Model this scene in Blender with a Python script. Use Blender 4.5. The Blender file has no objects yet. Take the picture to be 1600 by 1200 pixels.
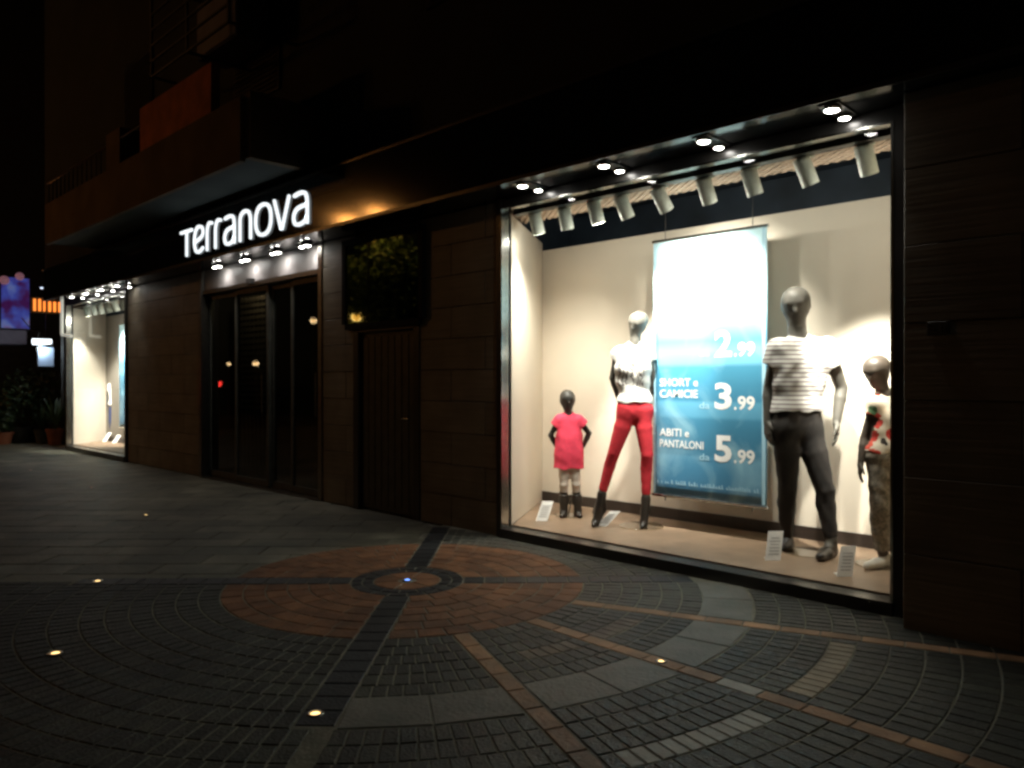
import bpy, math, random
import numpy as np
from mathutils import Vector, Matrix
random.seed(4); np.random.seed(4)
R_ = math.radians; PI = math.pi
sc = bpy.context.scene
col = sc.collection

# ------------------------------------------------------------------ camera, world, sun, exposure
F_PX = 1210.0; EYE = 1.35; HZ = 596.0                     # focal length in pixels of the 1600 px wide photograph
YAW = R_(45.306); CA = math.cos(YAW); SA = math.sin(YAW)
DIST = 4.7144                                             # metres from the camera to the shop front (plane y = 0)
cam_d = bpy.data.cameras.new('camera'); cam = bpy.data.objects.new('camera', cam_d); col.objects.link(cam)
cam.location = (0, -DIST, EYE)
cam_d.sensor_width = 36; cam_d.lens = 36*F_PX/1600; cam_d.clip_start = .05; cam_d.clip_end = 600
fwd = Vector((-CA, SA, -4/F_PX)).normalized()
cam.rotation_euler = fwd.to_track_quat('-Z', 'Y').to_euler()
sc.camera = cam
w = bpy.data.worlds.new('World'); sc.world = w; w.use_nodes = True
nt = w.node_tree; nt.nodes.clear()
sky = nt.nodes.new('ShaderNodeTexSky'); sky.sky_type = 'NISHITA'; sky.sun_disc = False
sky.sun_elevation = R_(4); sky.sun_rotation = R_(200)
bg = nt.nodes.new('ShaderNodeBackground'); bg.inputs['Strength'].default_value = 0.0004
wo = nt.nodes.new('ShaderNodeOutputWorld')
nt.links.new(sky.outputs[0], bg.inputs[0]); nt.links.new(bg.outputs[0], wo.inputs[0])
sc.view_settings.view_transform = 'Standard'; sc.view_settings.look = 'None'
sc.view_settings.gamma = 1; sc.view_settings.use_curve_mapping = False
sc.view_settings.exposure = 0.0
cy = sc.cycles
cy.use_denoising = True
cy.max_bounces = 8; cy.diffuse_bounces = 4; cy.glossy_bounces = 3; cy.transmission_bounces = 4; cy.transparent_max_bounces = 12
cy.sample_clamp_indirect = 4; cy.sample_clamp_direct = 0; cy.caustics_reflective = False; cy.caustics_refractive = False
cy.blur_glossy = 0.5
try: cy.filter_width = 2.8
except Exception: pass

def on_y(px, py, y):
    u = (px-800)/F_PX; r = Vector((-CA+u*SA, SA+u*CA, -(py-HZ)/F_PX)); t = (y+DIST)/r.y
    return Vector((0, -DIST, EYE)) + r*t
def on_z(px, py, z=0.0):
    u = (px-800)/F_PX; r = Vector((-CA+u*SA, SA+u*CA, -(py-HZ)/F_PX)); t = (z-EYE)/r.z
    return Vector((0, -DIST, EYE)) + r*t

# ------------------------------------------------------------------ materials
def mat(name, c, rough=.6, var=.15, scale=6., metal=0., bump=0., bscale=40., spec=.5, c2=None, rnd=0., coat=0., stain=0.):
    m = bpy.data.materials.new(name); m.use_nodes = True; t = m.node_tree; N = t.nodes; L = t.links
    b = N['Principled BSDF']; b.inputs['Roughness'].default_value = rough; b.inputs['Metallic'].default_value = metal
    b.inputs['Specular IOR Level'].default_value = spec
    if coat: b.inputs['Coat Weight'].default_value = coat
    tc = N.new('ShaderNodeTexCoord'); geo = N.new('ShaderNodeNewGeometry')
    no = N.new('ShaderNodeTexNoise'); no.inputs['Scale'].default_value = scale; no.inputs['Detail'].default_value = 6
    L.new(geo.outputs['Position'], no.inputs['Vector'])
    ra = N.new('ShaderNodeMapRange'); ra.inputs['From Min'].default_value = .3; ra.inputs['From Max'].default_value = .7
    ra.inputs['To Min'].default_value = 0; ra.inputs['To Max'].default_value = 1
    L.new(no.outputs['Fac'], ra.inputs['Value'])
    mx = N.new('ShaderNodeMix'); mx.data_type = 'RGBA'
    ca = c2 if c2 else tuple(x*(1-var) for x in c); cb = c if c2 else tuple(min(1, x*(1+var)) for x in c)
    mx.inputs['A'].default_value = (*ca, 1); mx.inputs['B'].default_value = (*cb, 1)
    L.new(ra.outputs[0], mx.inputs['Factor']); out = mx.outputs['Result']
    if rnd:
        oi = N.new('ShaderNodeObjectInfo'); hs = N.new('ShaderNodeHueSaturation')
        r2 = N.new('ShaderNodeMapRange'); r2.inputs['To Min'].default_value = 1-rnd; r2.inputs['To Max'].default_value = 1+rnd
        L.new(oi.outputs['Random'], r2.inputs['Value']); L.new(r2.outputs[0], hs.inputs['Value']); L.new(out, hs.inputs['Color']); out = hs.outputs[0]
    L.new(out, b.inputs['Base Color'])
    if stain:
        n3 = N.new('ShaderNodeTexNoise'); n3.inputs['Scale'].default_value = .9; n3.inputs['Detail'].default_value = 7; n3.inputs['Roughness'].default_value = .65
        L.new(geo.outputs['Position'], n3.inputs['Vector'])
        r3 = N.new('ShaderNodeMapRange'); r3.inputs['From Min'].default_value = .35; r3.inputs['From Max'].default_value = .65; r3.inputs['To Min'].default_value = 1-stain; r3.inputs['To Max'].default_value = 1+stain*.4
        L.new(n3.outputs['Fac'], r3.inputs['Value']); m3 = N.new('ShaderNodeMix'); m3.data_type = 'RGBA'; m3.blend_type = 'MULTIPLY'; m3.inputs['Factor'].default_value = 1
        L.new(out, m3.inputs['A']); L.new(r3.outputs[0], m3.inputs['B']); L.new(m3.outputs['Result'], b.inputs['Base Color'])
    if bump:
        n2 = N.new('ShaderNodeTexNoise'); n2.inputs['Scale'].default_value = bscale; n2.inputs['Detail'].default_value = 4
        L.new(geo.outputs['Position'], n2.inputs['Vector'])
        bp = N.new('ShaderNodeBump'); bp.inputs['Strength'].default_value = bump; bp.inputs['Distance'].default_value = .01
        L.new(n2.outputs['Fac'], bp.inputs['Height']); L.new(bp.outputs[0], b.inputs['Normal'])
    return m
def emit(name, c, s):
    m = bpy.data.materials.new(name); m.use_nodes = True; b = m.node_tree.nodes['Principled BSDF']
    b.inputs['Base Color'].default_value = (*[min(1, x) for x in c], 1)
    b.inputs['Emission Color'].default_value = (*c, 1); b.inputs['Emission Strength'].default_value = s
    return m
def glass_mat(name, tint=(.96, .98, .97), refl=1.0):
    m = bpy.data.materials.new(name); m.use_nodes = True; t = m.node_tree; t.nodes.clear()
    o = t.nodes.new('ShaderNodeOutputMaterial'); mx = t.nodes.new('ShaderNodeMixShader'); fr = t.nodes.new('ShaderNodeFresnel')
    tr = t.nodes.new('ShaderNodeBsdfTransparent'); gl = t.nodes.new('ShaderNodeBsdfGlossy'); mu = t.nodes.new('ShaderNodeMath'); mu.operation = 'MULTIPLY'
    mu.inputs[1].default_value = refl; fr.inputs['IOR'].default_value = 1.5
    tr.inputs[0].default_value = (*tint, 1); gl.inputs['Roughness'].default_value = .01
    ge = t.nodes.new('ShaderNodeNewGeometry'); m2 = t.nodes.new('ShaderNodeMath'); m2.operation = 'SUBTRACT'; m2.inputs[0].default_value = 1; m2.use_clamp = True; t.links.new(ge.outputs['Backfacing'], m2.inputs[1])
    m3 = t.nodes.new('ShaderNodeMath'); m3.operation = 'MULTIPLY'; t.links.new(fr.outputs[0], m3.inputs[0]); t.links.new(m2.outputs[0], m3.inputs[1]); t.links.new(m3.outputs[0], mu.inputs[0]); t.links.new(mu.outputs[0], mx.inputs[0]); t.links.new(tr.outputs[0], mx.inputs[1]); t.links.new(gl.outputs[0], mx.inputs[2])
    t.links.new(mx.outputs[0], o.inputs[0]); return m

M = {}
M['mortar'] = mat('pale paving mortar', (.25, .24, .185), .95, .25, 9, bump=.4, bscale=60, stain=.5)
M['ground'] = mat('dark asphalt', (.06, .058, .05), .95, .3, 1.2, bump=.5, bscale=60)
M['slab'] = mat('grey brown paving slab', (.18, .17, .12), .62, .3, 2.5, bump=.5, bscale=25, rnd=.28, stain=.5)
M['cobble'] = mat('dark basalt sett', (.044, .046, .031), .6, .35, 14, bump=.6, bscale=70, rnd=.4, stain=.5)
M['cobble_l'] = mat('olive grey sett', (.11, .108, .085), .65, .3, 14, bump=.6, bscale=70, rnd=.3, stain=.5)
M['dark'] = mat('blue black paver', (.018, .020, .022), .55, .3, 10, bump=.5, bscale=60, rnd=.3, stain=.5)
M['terra'] = mat('terracotta paver', (.25, .11, .048), .75, .3, 7, bump=.5, bscale=50, rnd=.22, stain=.5)
M['tan'] = mat('ochre strip paver', (.44, .25, .13), .65, .3, 7, bump=.4, bscale=50, rnd=.2, stain=.5)
M['grey'] = mat('smooth grey paver', (.21, .205, .17), .6, .2, 7, bump=.4, bscale=50, rnd=.12, stain=.5)
M['pale'] = mat('pale granite paver', (.55, .55, .49), .6, .2, 9, bump=.4, bscale=50, rnd=.15, stain=.5)
M['brownp'] = mat('brown paver', (.20, .15, .11), .65, .2, 9, bump=.4, bscale=50, rnd=.15, stain=.5)
M['black'] = mat('black glossy panel', (.010, .011, .012), .10, .2, 3, spec=.5)
M['soffit'] = mat('black satin soffit', (.012, .014, .015), .3, .2, 3)
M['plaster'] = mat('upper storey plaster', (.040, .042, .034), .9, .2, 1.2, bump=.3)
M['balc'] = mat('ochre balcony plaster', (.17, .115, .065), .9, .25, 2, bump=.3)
M['balcred'] = mat('red ochre parapet', (.62, .20, .07), .9, .25, 4, bump=.3)
M['balcund'] = mat('pale balcony underside', (.06, .075, .072), .9, .2, 2)
M['metal'] = mat('brushed bronze steel', (.20, .19, .17), .32, .15, 20, metal=1)
M['chrome'] = mat('polished steel edge', (.6, .6, .57), .2, .1, 20, metal=1)
M['dframe'] = mat('dark anodised frame', (.035, .033, .030), .3, .2, 6, spec=.6)
M['dull'] = mat('dull black frame', (.02, .02, .018), .8, .2, 6, spec=.2)
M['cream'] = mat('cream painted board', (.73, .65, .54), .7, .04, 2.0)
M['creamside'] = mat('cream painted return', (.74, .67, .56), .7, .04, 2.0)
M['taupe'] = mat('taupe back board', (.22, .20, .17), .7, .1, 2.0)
M['wood'] = mat('dull brown display floor', (.26, .18, .12), .5, .2, 5, bump=.15, bscale=30)
M['skirt'] = mat('dark brown skirting', (.035, .025, .02), .45, .2, 5)
M['navy'] = mat('dark blue plenum', (.045, .065, .09), .6, .4, 2)
M['weave'] = mat('tan woven lattice', (.50, .38, .28), .7, .2, 40)
M['whitemetal'] = mat('white lamp housing', (.76, .80, .70), .45, .08, 30)
M['doormetal'] = mat('grey brown metal door', (.08, .082, .066), .5, .25, 8, bump=.2)
M['transom'] = mat('pale brushed transom panel', (.34, .32, .31), .45, .12, 6)
M['glass'] = glass_mat('clear shop glass')
M['dglass'] = glass_mat('smoked door glass', (.45, .47, .44), 1.3)
M['mirror'] = mat('dark mirror glass', (.14, .19, .15), .03, .1, 3, metal=1)
M['lens'] = emit('lit lamp lens', (1, .97, .9), 40)
M['lens2'] = emit('lit small lamp lens', (1, .97, .9), 14)
M['signwhite'] = emit('lit white acrylic', (.90, .97, 1), 1.25)
M['card'] = mat('white price card', (.88, .87, .84), .6, .05, 30)
M['ink'] = mat('grey print', (.5, .5, .5), .6, .1, 30)
M['acry'] = glass_mat('clear acrylic disc', (.93, .92, .88), 1.6)
M['pot'] = mat('terracotta pot', (.35, .12, .06), .8, .2, 12)
M['leaf'] = mat('dark green leaf', (.045, .085, .03), .5, .5, 6, rnd=.3)
M['leaf2'] = mat('yellow green leaf', (.085, .15, .06), .5, .4, 6, rnd=.3)
M['bark'] = mat('brown bark', (.10, .075, .05), .9, .3, 10, bump=.5)
M['int'] = mat('dim shop interior', (.10, .09, .075), .8, .2, 2)
M['grid'] = mat('pale shutter slat', (.35, .30, .24), .6, .2, 10)

def stone_mat():
    m = mat('brown stone cladding', (.27, .235, .175), .55, .18, 3, rnd=.13)
    t = m.node_tree; N = t.nodes; L = t.links; b = N['Principled BSDF']
    geo = N.new('ShaderNodeNewGeometry'); mp = N.new('ShaderNodeMapping'); mp.inputs['Scale'].default_value = (1.2, 1.2, 34)
    no = N.new('ShaderNodeTexNoise'); no.inputs['Scale'].default_value = 1.3; no.inputs['Detail'].default_value = 5
    L.new(geo.outputs['Position'], mp.inputs[0]); L.new(mp.outputs[0], no.inputs['Vector'])
    old = b.inputs['Base Color'].links[0].from_socket
    mx = N.new('ShaderNodeMix'); mx.data_type = 'RGBA'; mx.blend_type = 'MULTIPLY'; mx.inputs['Factor'].default_value = .8
    rp = N.new('ShaderNodeMapRange'); rp.inputs['From Min'].default_value = .3; rp.inputs['From Max'].default_value = .7; rp.inputs['To Min'].default_value = .74; rp.inputs['To Max'].default_value = 1.1
    L.new(no.outputs['Fac'], rp.inputs['Value']); L.new(old, mx.inputs['A']); L.new(rp.outputs[0], mx.inputs['B']); L.new(mx.outputs['Result'], b.inputs['Base Color'])
    bp = N.new('ShaderNodeBump'); bp.inputs['Strength'].default_value = .5; bp.inputs['Distance'].default_value = .006
    L.new(no.outputs['Fac'], bp.inputs['Height']); L.new(bp.outputs[0], b.inputs['Normal'])
    return m
M['stone'] = stone_mat()

# ------------------------------------------------------------------ mesh helpers
class MB:
    def __init__(s): s.v = []; s.f = []; s.smooth = False
    def add(s, vs, fs):
        o = len(s.v); s.v += [tuple(v) for v in vs]; s.f += [tuple(i+o for i in f) for f in fs]; return s
    def box(s, x0, x1, y0, y1, z0, z1):
        return s.add([(x0, y0, z0), (x1, y0, z0), (x1, y1, z0), (x0, y1, z0), (x0, y0, z1), (x1, y0, z1), (x1, y1, z1), (x0, y1, z1)],
                     [(0, 3, 2, 1), (4, 5, 6, 7), (0, 1, 5, 4), (1, 2, 6, 5), (2, 3, 7, 6), (3, 0, 4, 7)])
    def bbox(s, x0, x1, y0, y1, z0, z1, b=.004):            # box with chamfered edges (all twelve)
        X = (x0, x0+b, x1-b, x1); Y = (y0, y0+b, y1-b, y1); Z = (z0, z0+b, z1-b, z1)
        vs = []; 
        for xa, xi in ((0, 1), (3, 2)):
            for ya, yi in ((0, 1), (3, 2)):
                for za, zi in ((0, 1), (3, 2)):
                    vs += [(X[xa], Y[yi], Z[zi]), (X[xi], Y[ya], Z[zi]), (X[xi], Y[yi], Z[za])]
        import bmesh
        bm = bmesh.new()
        for v in vs: bm.verts.new(v)
        r = bmesh.ops.convex_hull(bm, input=bm.verts)
        bm.verts.index_update()
        s.add([v.co[:] for v in bm.verts], [[v.index for v in f.verts] for f in bm.faces]); bm.free(); return s
    def obox(s, c, ax, ay, az, hx, hy, hz):
        c = Vector(c); ax = Vector(ax).normalized()*hx; ay = Vector(ay).normalized()*hy; az = Vector(az).normalized()*hz
        vs = [c+ax*i+ay*j+az*k for k in (-1, 1) for i, j in ((-1, -1), (1, -1), (1, 1), (-1, 1))]
        return s.add(vs, [(0, 3, 2, 1), (4, 5, 6, 7), (0, 1, 5, 4), (1, 2, 6, 5), (2, 3, 7, 6), (3, 0, 4, 7)])
    def tube(s, pts, rad, n=8, cap=True):
        pts = [Vector(p) for p in pts]; rs = rad if isinstance(rad, (list, tuple)) else [rad]*len(pts)
        vs = []; fs = []
        up = Vector((0, 0, 1))
        for i, p in enumerate(pts):
            d = (pts[min(i+1, len(pts)-1)]-pts[max(i-1, 0)]).normalized()
            u = d.cross(up); u = u.normalized() if u.length > 1e-3 else Vector((1, 0, 0)); v = d.cross(u)
            vs += [p+(u*math.cos(2*PI*k/n)+v*math.sin(2*PI*k/n))*rs[i] for k in range(n)]
        for i in range(len(pts)-1):
            for k in range(n):
                a = i*n+k; b = i*n+(k+1) % n; fs.append((a, b, b+n, a+n))
        if cap: fs += [tuple(range(n))[::-1], tuple(range((len(pts)-1)*n, len(pts)*n))]
        return s.add(vs, fs)
    def lathe(s, prof, c=(0, 0, 0), n=24, axis=(0, 0, 1), cap=True):   # prof = [(r, h)...] along axis
        c = Vector(c); q = Vector((0, 0, 1)).rotation_difference(Vector(axis).normalized())
        vs = []; fs = []
        for r, h in prof:
            for k in range(n): vs.append(c+q@Vector((r*math.cos(2*PI*k/n), r*math.sin(2*PI*k/n), h)))
        for i in range(len(prof)-1):
            for k in range(n):
                a = i*n+k; b = i*n+(k+1) % n; fs.append((a, b, b+n, a+n))
        if cap: fs += [tuple(range(n))[::-1], tuple(range((len(prof)-1)*n, len(prof)*n))]
        return s.add(vs, fs)
    def mesh(s, name):
        me = bpy.data.meshes.new(name); me.from_pydata(s.v, [], s.f); me.update()
        if s.smooth: me.shade_smooth()
        return me
    def build(s, name, m, parent=None, world=True, loc=None):
        if parent is not None and world:
            q = Matrix.LocRotScale(parent_world(parent), parent.rotation_euler, None).inverted() if parent.rotation_euler.z else Matrix.Translation(-parent_world(parent))
            s.v = [tuple(q@Vector(v)) for v in s.v]
        o = bpy.data.objects.new(name, s.mesh(name)); col.objects.link(o); o.data.materials.append(m)
        if parent: o.parent = parent
        if loc: o.location = loc
        return o
def parent_world(o):
    p = Vector((0, 0, 0))
    while o: p = p+o.location; o = o.parent
    return p
def tag(o, label=None, cat=None, group=None, kind=None):
    if label: o['label'] = label
    if cat: o['category'] = cat
    if group: o['group'] = group
    if kind: o['kind'] = kind
    return o
def thing(name, label, cat, loc=(0, 0, 0), rz=0, group=None, kind=None):
    o = bpy.data.objects.new(name, None); o.empty_display_size = .2; col.objects.link(o); o.location = loc; o.rotation_euler = (0, 0, rz)
    return tag(o, label, cat, group, kind)
def inst(name, me, m, parent, loc=(0, 0, 0), rz=0, scale=None):
    o = bpy.data.objects.new(name, me); col.objects.link(o); o.parent = parent; o.location = loc; o.rotation_euler = (0, 0, rz)
    if scale: o.scale = scale
    if m and not me.materials: me.materials.append(m)
    return o
def lamp(name, kind, loc, power, color=(1, 1, 1), aim=None, size=60, blend=.2, rad=.03, parent=None):
    l = bpy.data.lights.new(name, kind); l.energy = power; l.color = color
    if kind in ('SPOT', 'POINT'): l.shadow_soft_size = rad
    if kind == 'SPOT': l.spot_size = R_(size); l.spot_blend = blend
    o = bpy.data.objects.new(name, l); col.objects.link(o)
    loc = Vector(loc)
    if aim is not None: o.rotation_euler = (Vector(aim)-loc).to_track_quat('-Z', 'Y').to_euler()
    if parent: o.parent = parent; loc = loc-parent_world(parent)
    o.location = loc
    return o

lamp_moon = bpy.data.lights.new('moonlight', 'SUN'); lamp_moon.energy = .004; lamp_moon.angle = R_(.5); lamp_moon.color = (1, .95, .85)
mo = bpy.data.objects.new('moonlight', lamp_moon); col.objects.link(mo); mo.rotation_euler = (R_(50), 0, R_(-20))

# ------------------------------------------------------------------ the ground
ground = MB().box(-160, 160, -160, 160, -.30, -.02).build('ground', M['ground']); tag(ground, kind='structure')
CX, CY = -4.16, -1.51
def in_bed(x, y, pad=0):
    dx, dy = x-CX, y-CY; r = math.hypot(dx, dy); a = math.degrees(math.atan2(dy, dx))
    return r < 1.18+pad or (r < 4.0+pad and -134.5 < a < 133)
pave = MB().box(-21, 9, -9.9, .5, -.019, -.008).build('pavement', M['mortar']); tag(pave, kind='structure')
SW, SH = .60, .30
slab_me = MB().bbox(-SW/2+.004, SW/2-.004, -SH/2+.004, SH/2-.004, -.03, 0, .004).mesh('paving_slab'); slab_me.materials.append(M['slab'])
cells = []
DG = R_(45); cd, sd_ = math.cos(DG), math.sin(DG)
for ny in range(-60, 62):                                  # courses run diagonally to the shop front
    v = ny*SH
    for nx in range(-44, 45):
        u = nx*SW+(ny % 2)*SW*.5+((ny*7) % 5)*.02; x = -6+u*cd-v*sd_; y = -4.5+u*sd_+v*cd
        if not (-20.7 < x < 8.7 and -9.4 < y < .06): continue
        if in_bed(x, min(y, -.05), -.32): continue
        dx, dy = x, y+DIST; D = -CA*dx+SA*dy; Rr = SA*dx+CA*dy
        vis = D > .5 and abs(Rr/D) < .72 and EYE/D < .55
        cells.append((0 if vis else 1, D if vis else abs(D)+50, x, y))
cells.sort()
for k, (v, D, x, y) in enumerate(cells[:300]):
    inst('paving_slab', slab_me, None, pave, (x, y, random.uniform(-.002, .001)), DG+random.choice((0, PI)))
mb = MB()
for v, D, x, y in cells[300:]:
    mb.obox((x, y, random.uniform(-.012, -.009)), (cd, sd_, 0), (-sd_, cd, 0), (0, 0, 1), SW/2-.004, SH/2-.004, .010)
tag(mb.build('slab_field', M['slab'], pave), kind='stuff')

rose = thing('paving_rosette', None, None, (CX, CY, 0), kind='structure')
def ymax_r(a, r):                                          # keep the bed in front of the shop wall
    s = math.sin(R_(a))
    return min(r, (-.012-CY)/s) if s > 0 else r
mb = MB(); pts = [(0, 0)]
angs = [x*1.0 for x in range(-134, 134)]; 
outer = [(math.cos(R_(a))*ymax_r(a, 4.0), math.sin(R_(a))*ymax_r(a, 4.0)) for a in [-134.5]+angs+[133]]
outer += [(math.cos(R_(a))*1.2, math.sin(R_(a))*1.2) for a in range(134, 226, 2)]
n = len(outer)
mb.add([(0, 0, .0095)]+[(x, y, .0095) for x, y in outer]+[(x, y, -.02) for x, y in outer],
       [(0, 1+i, 1+(i+1) % n) for i in range(n)]+[(1+i, 1+n+i, 1+n+(i+1) % n, 1+(i+1) % n) for i in range(n)])
mb.build('mortar_bed', M['mortar'], rose, world=False)
def wedge(mb, r0, r1, a0, a1, z0=.002, z1=.013, ch=.003, seg=1):
    """a paver between two radii and two angles (degrees) with chamfered top"""
    A = [a0+(a1-a0)*i/seg for i in range(seg+1)]
    def ring(ins, z):
        rr0, rr1 = r0+ins, r1-ins; d = math.degrees(ins/((r0+r1)/2)); B = [A[0]+d]+A[1:-1]+[A[-1]-d]
        return [(rr0*math.cos(R_(a)), rr0*math.sin(R_(a)), z) for a in B]+[(rr1*math.cos(R_(a)), rr1*math.sin(R_(a)), z) for a in reversed(B)]
    L = [ring(0, z0), ring(0, z1-ch), ring(ch, z1)]; m = len(L[0]); vs = sum(L, [])
    fs = [(i+k*m, (i+1) % m+k*m, (i+1) % m+(k+1)*m, i+(k+1)*m) for k in range(2) for i in range(m)]
    fs = [f for f in fs]; fs.append(tuple(range(2*m, 3*m)))
    mb.add(vs, fs)
ARM = [-134.5, -47, 46, 133]; STR = [-24, -2.2, 19.6]; G = .008
pieces = []                                               # (name, mat, r0, r1, a0, a1)
def fill(r0, r1, a0, a1, step, name, m, h0=0, h1=0):      # h0/h1: half widths (m) of what bounds the sector
    rm = (r0+r1)/2; a0 += math.degrees(h0/rm); a1 -= math.degrees(h1/rm); arc = R_(a1-a0)*rm
    n = max(1, round(arc/step)); g = math.degrees(G/2/rm)
    for i in range(n):
        mm = m
        b0 = a0+(a1-a0)*i/n; b1 = a0+(a1-a0)*(i+1)/n; bm_ = (b0+b1)/2
        if CY+rm*math.sin(R_(bm_)) > -.07: continue
        if name == 'cobble':
            if 1.60 < rm < 1.73 and (0 < bm_ < 14 or -17 < bm_ < -7): mm = 'brownp'
            if 2.64 < rm < 2.77 and (0 < bm_ < 16.6 or -21.5 < bm_ < -6): mm = 'pale' if bm_ < -3 else 'tan2'
        pieces.append((name, mm, r0+G/2, r1-G/2, b0+g, b1-g))
M['tan2'] = mat('sand coloured paver', (.48, .41, .29), .65, .2, 9, bump=.4, bscale=50, rnd=.15, stain=.5)
AW, SWd = .085, .05
# centre
fill(.06, .225, 0, 360, .16, 'centre_paver', 'terra')
fill(.225, .30, 0, 360, .11, 'ring_paver', 'dark'); fill(.30, .375, 0, 360, .11, 'ring_paver', 'dark')
# quadrants
for a0, a1 in ((-134.5, -47), (-47, 46), (46, 133), (133, 225.5)):
    for i in range(6):
        r0 = .375+i*(1.18-.375)/6; fill(r0, r0+(1.18-.375)/6, a0, a1, .15, 'quadrant_paver', 'terra', AW, AW)
# setts
rings_in = [(1.18+i*.125, 1.18+(i+1)*.125) for i in range(6)]
band = (1.93, 2.23)
rings_mid = [(2.23+i*.1367, 2.23+(i+1)*.1367) for i in range(3)]+[(2.64, 2.765)]
rings_out = [(2.765+i*.154, 2.765+(i+1)*.154) for i in range(8)]
right = [(-47, -24, AW, SWd), (-24, -2.2, SWd, SWd), (-2.2, 19.6, SWd, SWd), (19.6, 46, SWd, AW)]
for a0, a1, h0, h1 in right:
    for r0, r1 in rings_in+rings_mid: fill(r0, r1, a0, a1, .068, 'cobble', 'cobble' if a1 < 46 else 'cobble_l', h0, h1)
    fill(*band, a0, a1, .34, 'band_paver', 'grey', h0, h1)
    for r0, r1 in rings_out: fill(r0, r1, a0, a1, .085, 'cobble', 'cobble', h0, h1)
for a0, a1 in ((-134.5, -47), (46, 133)):
    for r0, r1 in rings_in+[(1.93, 2.08), (2.08, 2.23)]+rings_mid+rings_out:
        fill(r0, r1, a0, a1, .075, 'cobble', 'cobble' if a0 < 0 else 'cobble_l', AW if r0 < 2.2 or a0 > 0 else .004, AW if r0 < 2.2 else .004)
mp = {}
cobs = [p for p in pieces if p[0] == 'cobble']
def depth_of(p):
    rm = (p[2]+p[3])/2; a = R_((p[4]+p[5])/2); x = CX+rm*math.cos(a); y = CY+rm*math.sin(a)+DIST
    D = -CA*x+SA*y; Rr = SA*x+CA*y
    return (D if D > .5 and abs(Rr/D) < .68 and EYE/D < .51 else 99+abs(D))
cobs.sort(key=depth_of); chosen = set(cobs[:300])
wcache = {}
def put_piece(p):
    name, mm, r0, r1, a0, a1 = p
    key = (name, mm, round(r0, 4), round(r1, 4), round(a1-a0, 3))
    if key not in wcache:
        b = MB(); d = (a1-a0)/2; wedge(b, r0, r1, -d, d, seg=1 if (a1-a0) < 14 else 4); me = b.mesh(name); me.materials.append(M[mm]); wcache[key] = me
    o = inst(name, wcache[key], None, rose, (0, 0, random.uniform(-.0012, .0012)), R_((a0+a1)/2))
    o.rotation_euler.x = random.uniform(-.004, .004)
stuff = {}
for p in pieces:
    if p[0] != 'cobble' or p in chosen: put_piece(p)
    else: wedge(stuff.setdefault(p[1], MB()), *p[2:], z1=.013+random.uniform(-.0015, .001))
allmb = MB(); mats = []; mi = []
for k, b in stuff.items():
    allmb.add(b.v, b.f); mats.append(M[k]); mi += [len(mats)-1]*len(b.f)
o = bpy.data.objects.new('cobble_field', allmb.mesh('cobble_field')); col.objects.link(o); o.parent = rose
for m_ in mats: o.data.materials.append(m_)
o.data.polygons.foreach_set('material_index', mi); tag(o, kind='stuff')
# straight arms and strips
def strip(ang, r0, r1, hw, step, name, mfun):
    n = round((r1-r0)/step); b = MB().bbox(-step/2+.003, step/2-.003, -hw+.003, hw-.003, .002, .0135, .003).mesh(name)
    meshes = {}
    for i in range(n):
        r = r0+step*(i+.5); x, y = r*math.cos(R_(ang)), r*math.sin(R_(ang))
        if y+CY > -.08: continue
        k = mfun(r)
        if k not in meshes:
            me = b.copy(); me.materials.append(M[k]); meshes[k] = me
        inst(name, meshes[k], None, rose, (x, y, random.uniform(-.0008, .0008)), R_(ang))
for a in ARM: strip(a, .38, 2.2 if a < 0 else 2.3, AW-.004, .14, 'arm_paver', lambda r: 'dark')
for a in STR: strip(a, 1.185, 4.0, SWd-.004, .2, 'strip_paver', (lambda r: 'pale' if 2.3 < r < 2.65 else 'tan') if a == -2.2 else (lambda r: 'tan'))

# ground lights
M['glw'] = emit('warm ground lamp lens', (1, .66, .26), 2.6); M['glb'] = emit('blue ground lamp lens', (.18, .35, 1), 3.2)
M['gld'] = emit('dim ground lamp lens', (1, .55, .35), 1.0)
spots_g = [(-5.61, -2.985, 'glw', .030, 'on the left arm of the round paving pattern'), (-4.27, -3.59, 'glw', .032, 'in the dark setts near the left edge of the picture'),
           (-2.75, -3.06, 'glw', .030, 'in the dark setts at the bottom of the picture'), (-2.09, -1.59, 'glw', .024, 'on the ochre strip crossing the grey paving band'),
           (-4.16, -1.51, 'glb', .030, 'blue'), (-8.12, -1.76, 'glw', .028, 'third from the far end of the line of plain slabs in front of the doors'),
           (-10.72, -1.48, 'gld', .030, 'dim reddish'), (-13.46, -1.5, 'gld', .030, 'farthest')]
labs = ['small warm ground light where the left arm of the paving circle ends', 'warm ground light in the dark foreground nearest the left picture edge',
        'warm ground light at the bottom middle, nearest to the viewer', 'warm ground light set in the ochre strip beside the grey paving band',
        'blue ground light at the centre of the round paving pattern', 'small yellowish ground light in the plain slabs outside the glass doors',
        'dim reddish ground light in the slabs left of the glass doors', 'faint farthest ground light, outside the far display window']
for (x, y, m_, r, _), lb in zip(spots_g, labs):
    r *= .74
    t = thing('ground_light', lb, 'ground light', (x, y, .0125 if math.hypot(x-CX, y-CY) < 2.3 else .0), 0, 'round lights set into the paving')
    b = MB(); b.smooth = False; b.lathe([(r*1.55, -.01), (r*1.55, .003), (r*1.4, .006), (r*1.02, .006), (r*1.0, .002)], n=24, cap=False); b.build('bezel', M['metal'], t, world=False)
    b = MB(); b.lathe([(r, .0), (r*.7, .004), (.001, .0055)], n=20, cap=False); b.build('lens', M[m_], t, world=False)

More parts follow.
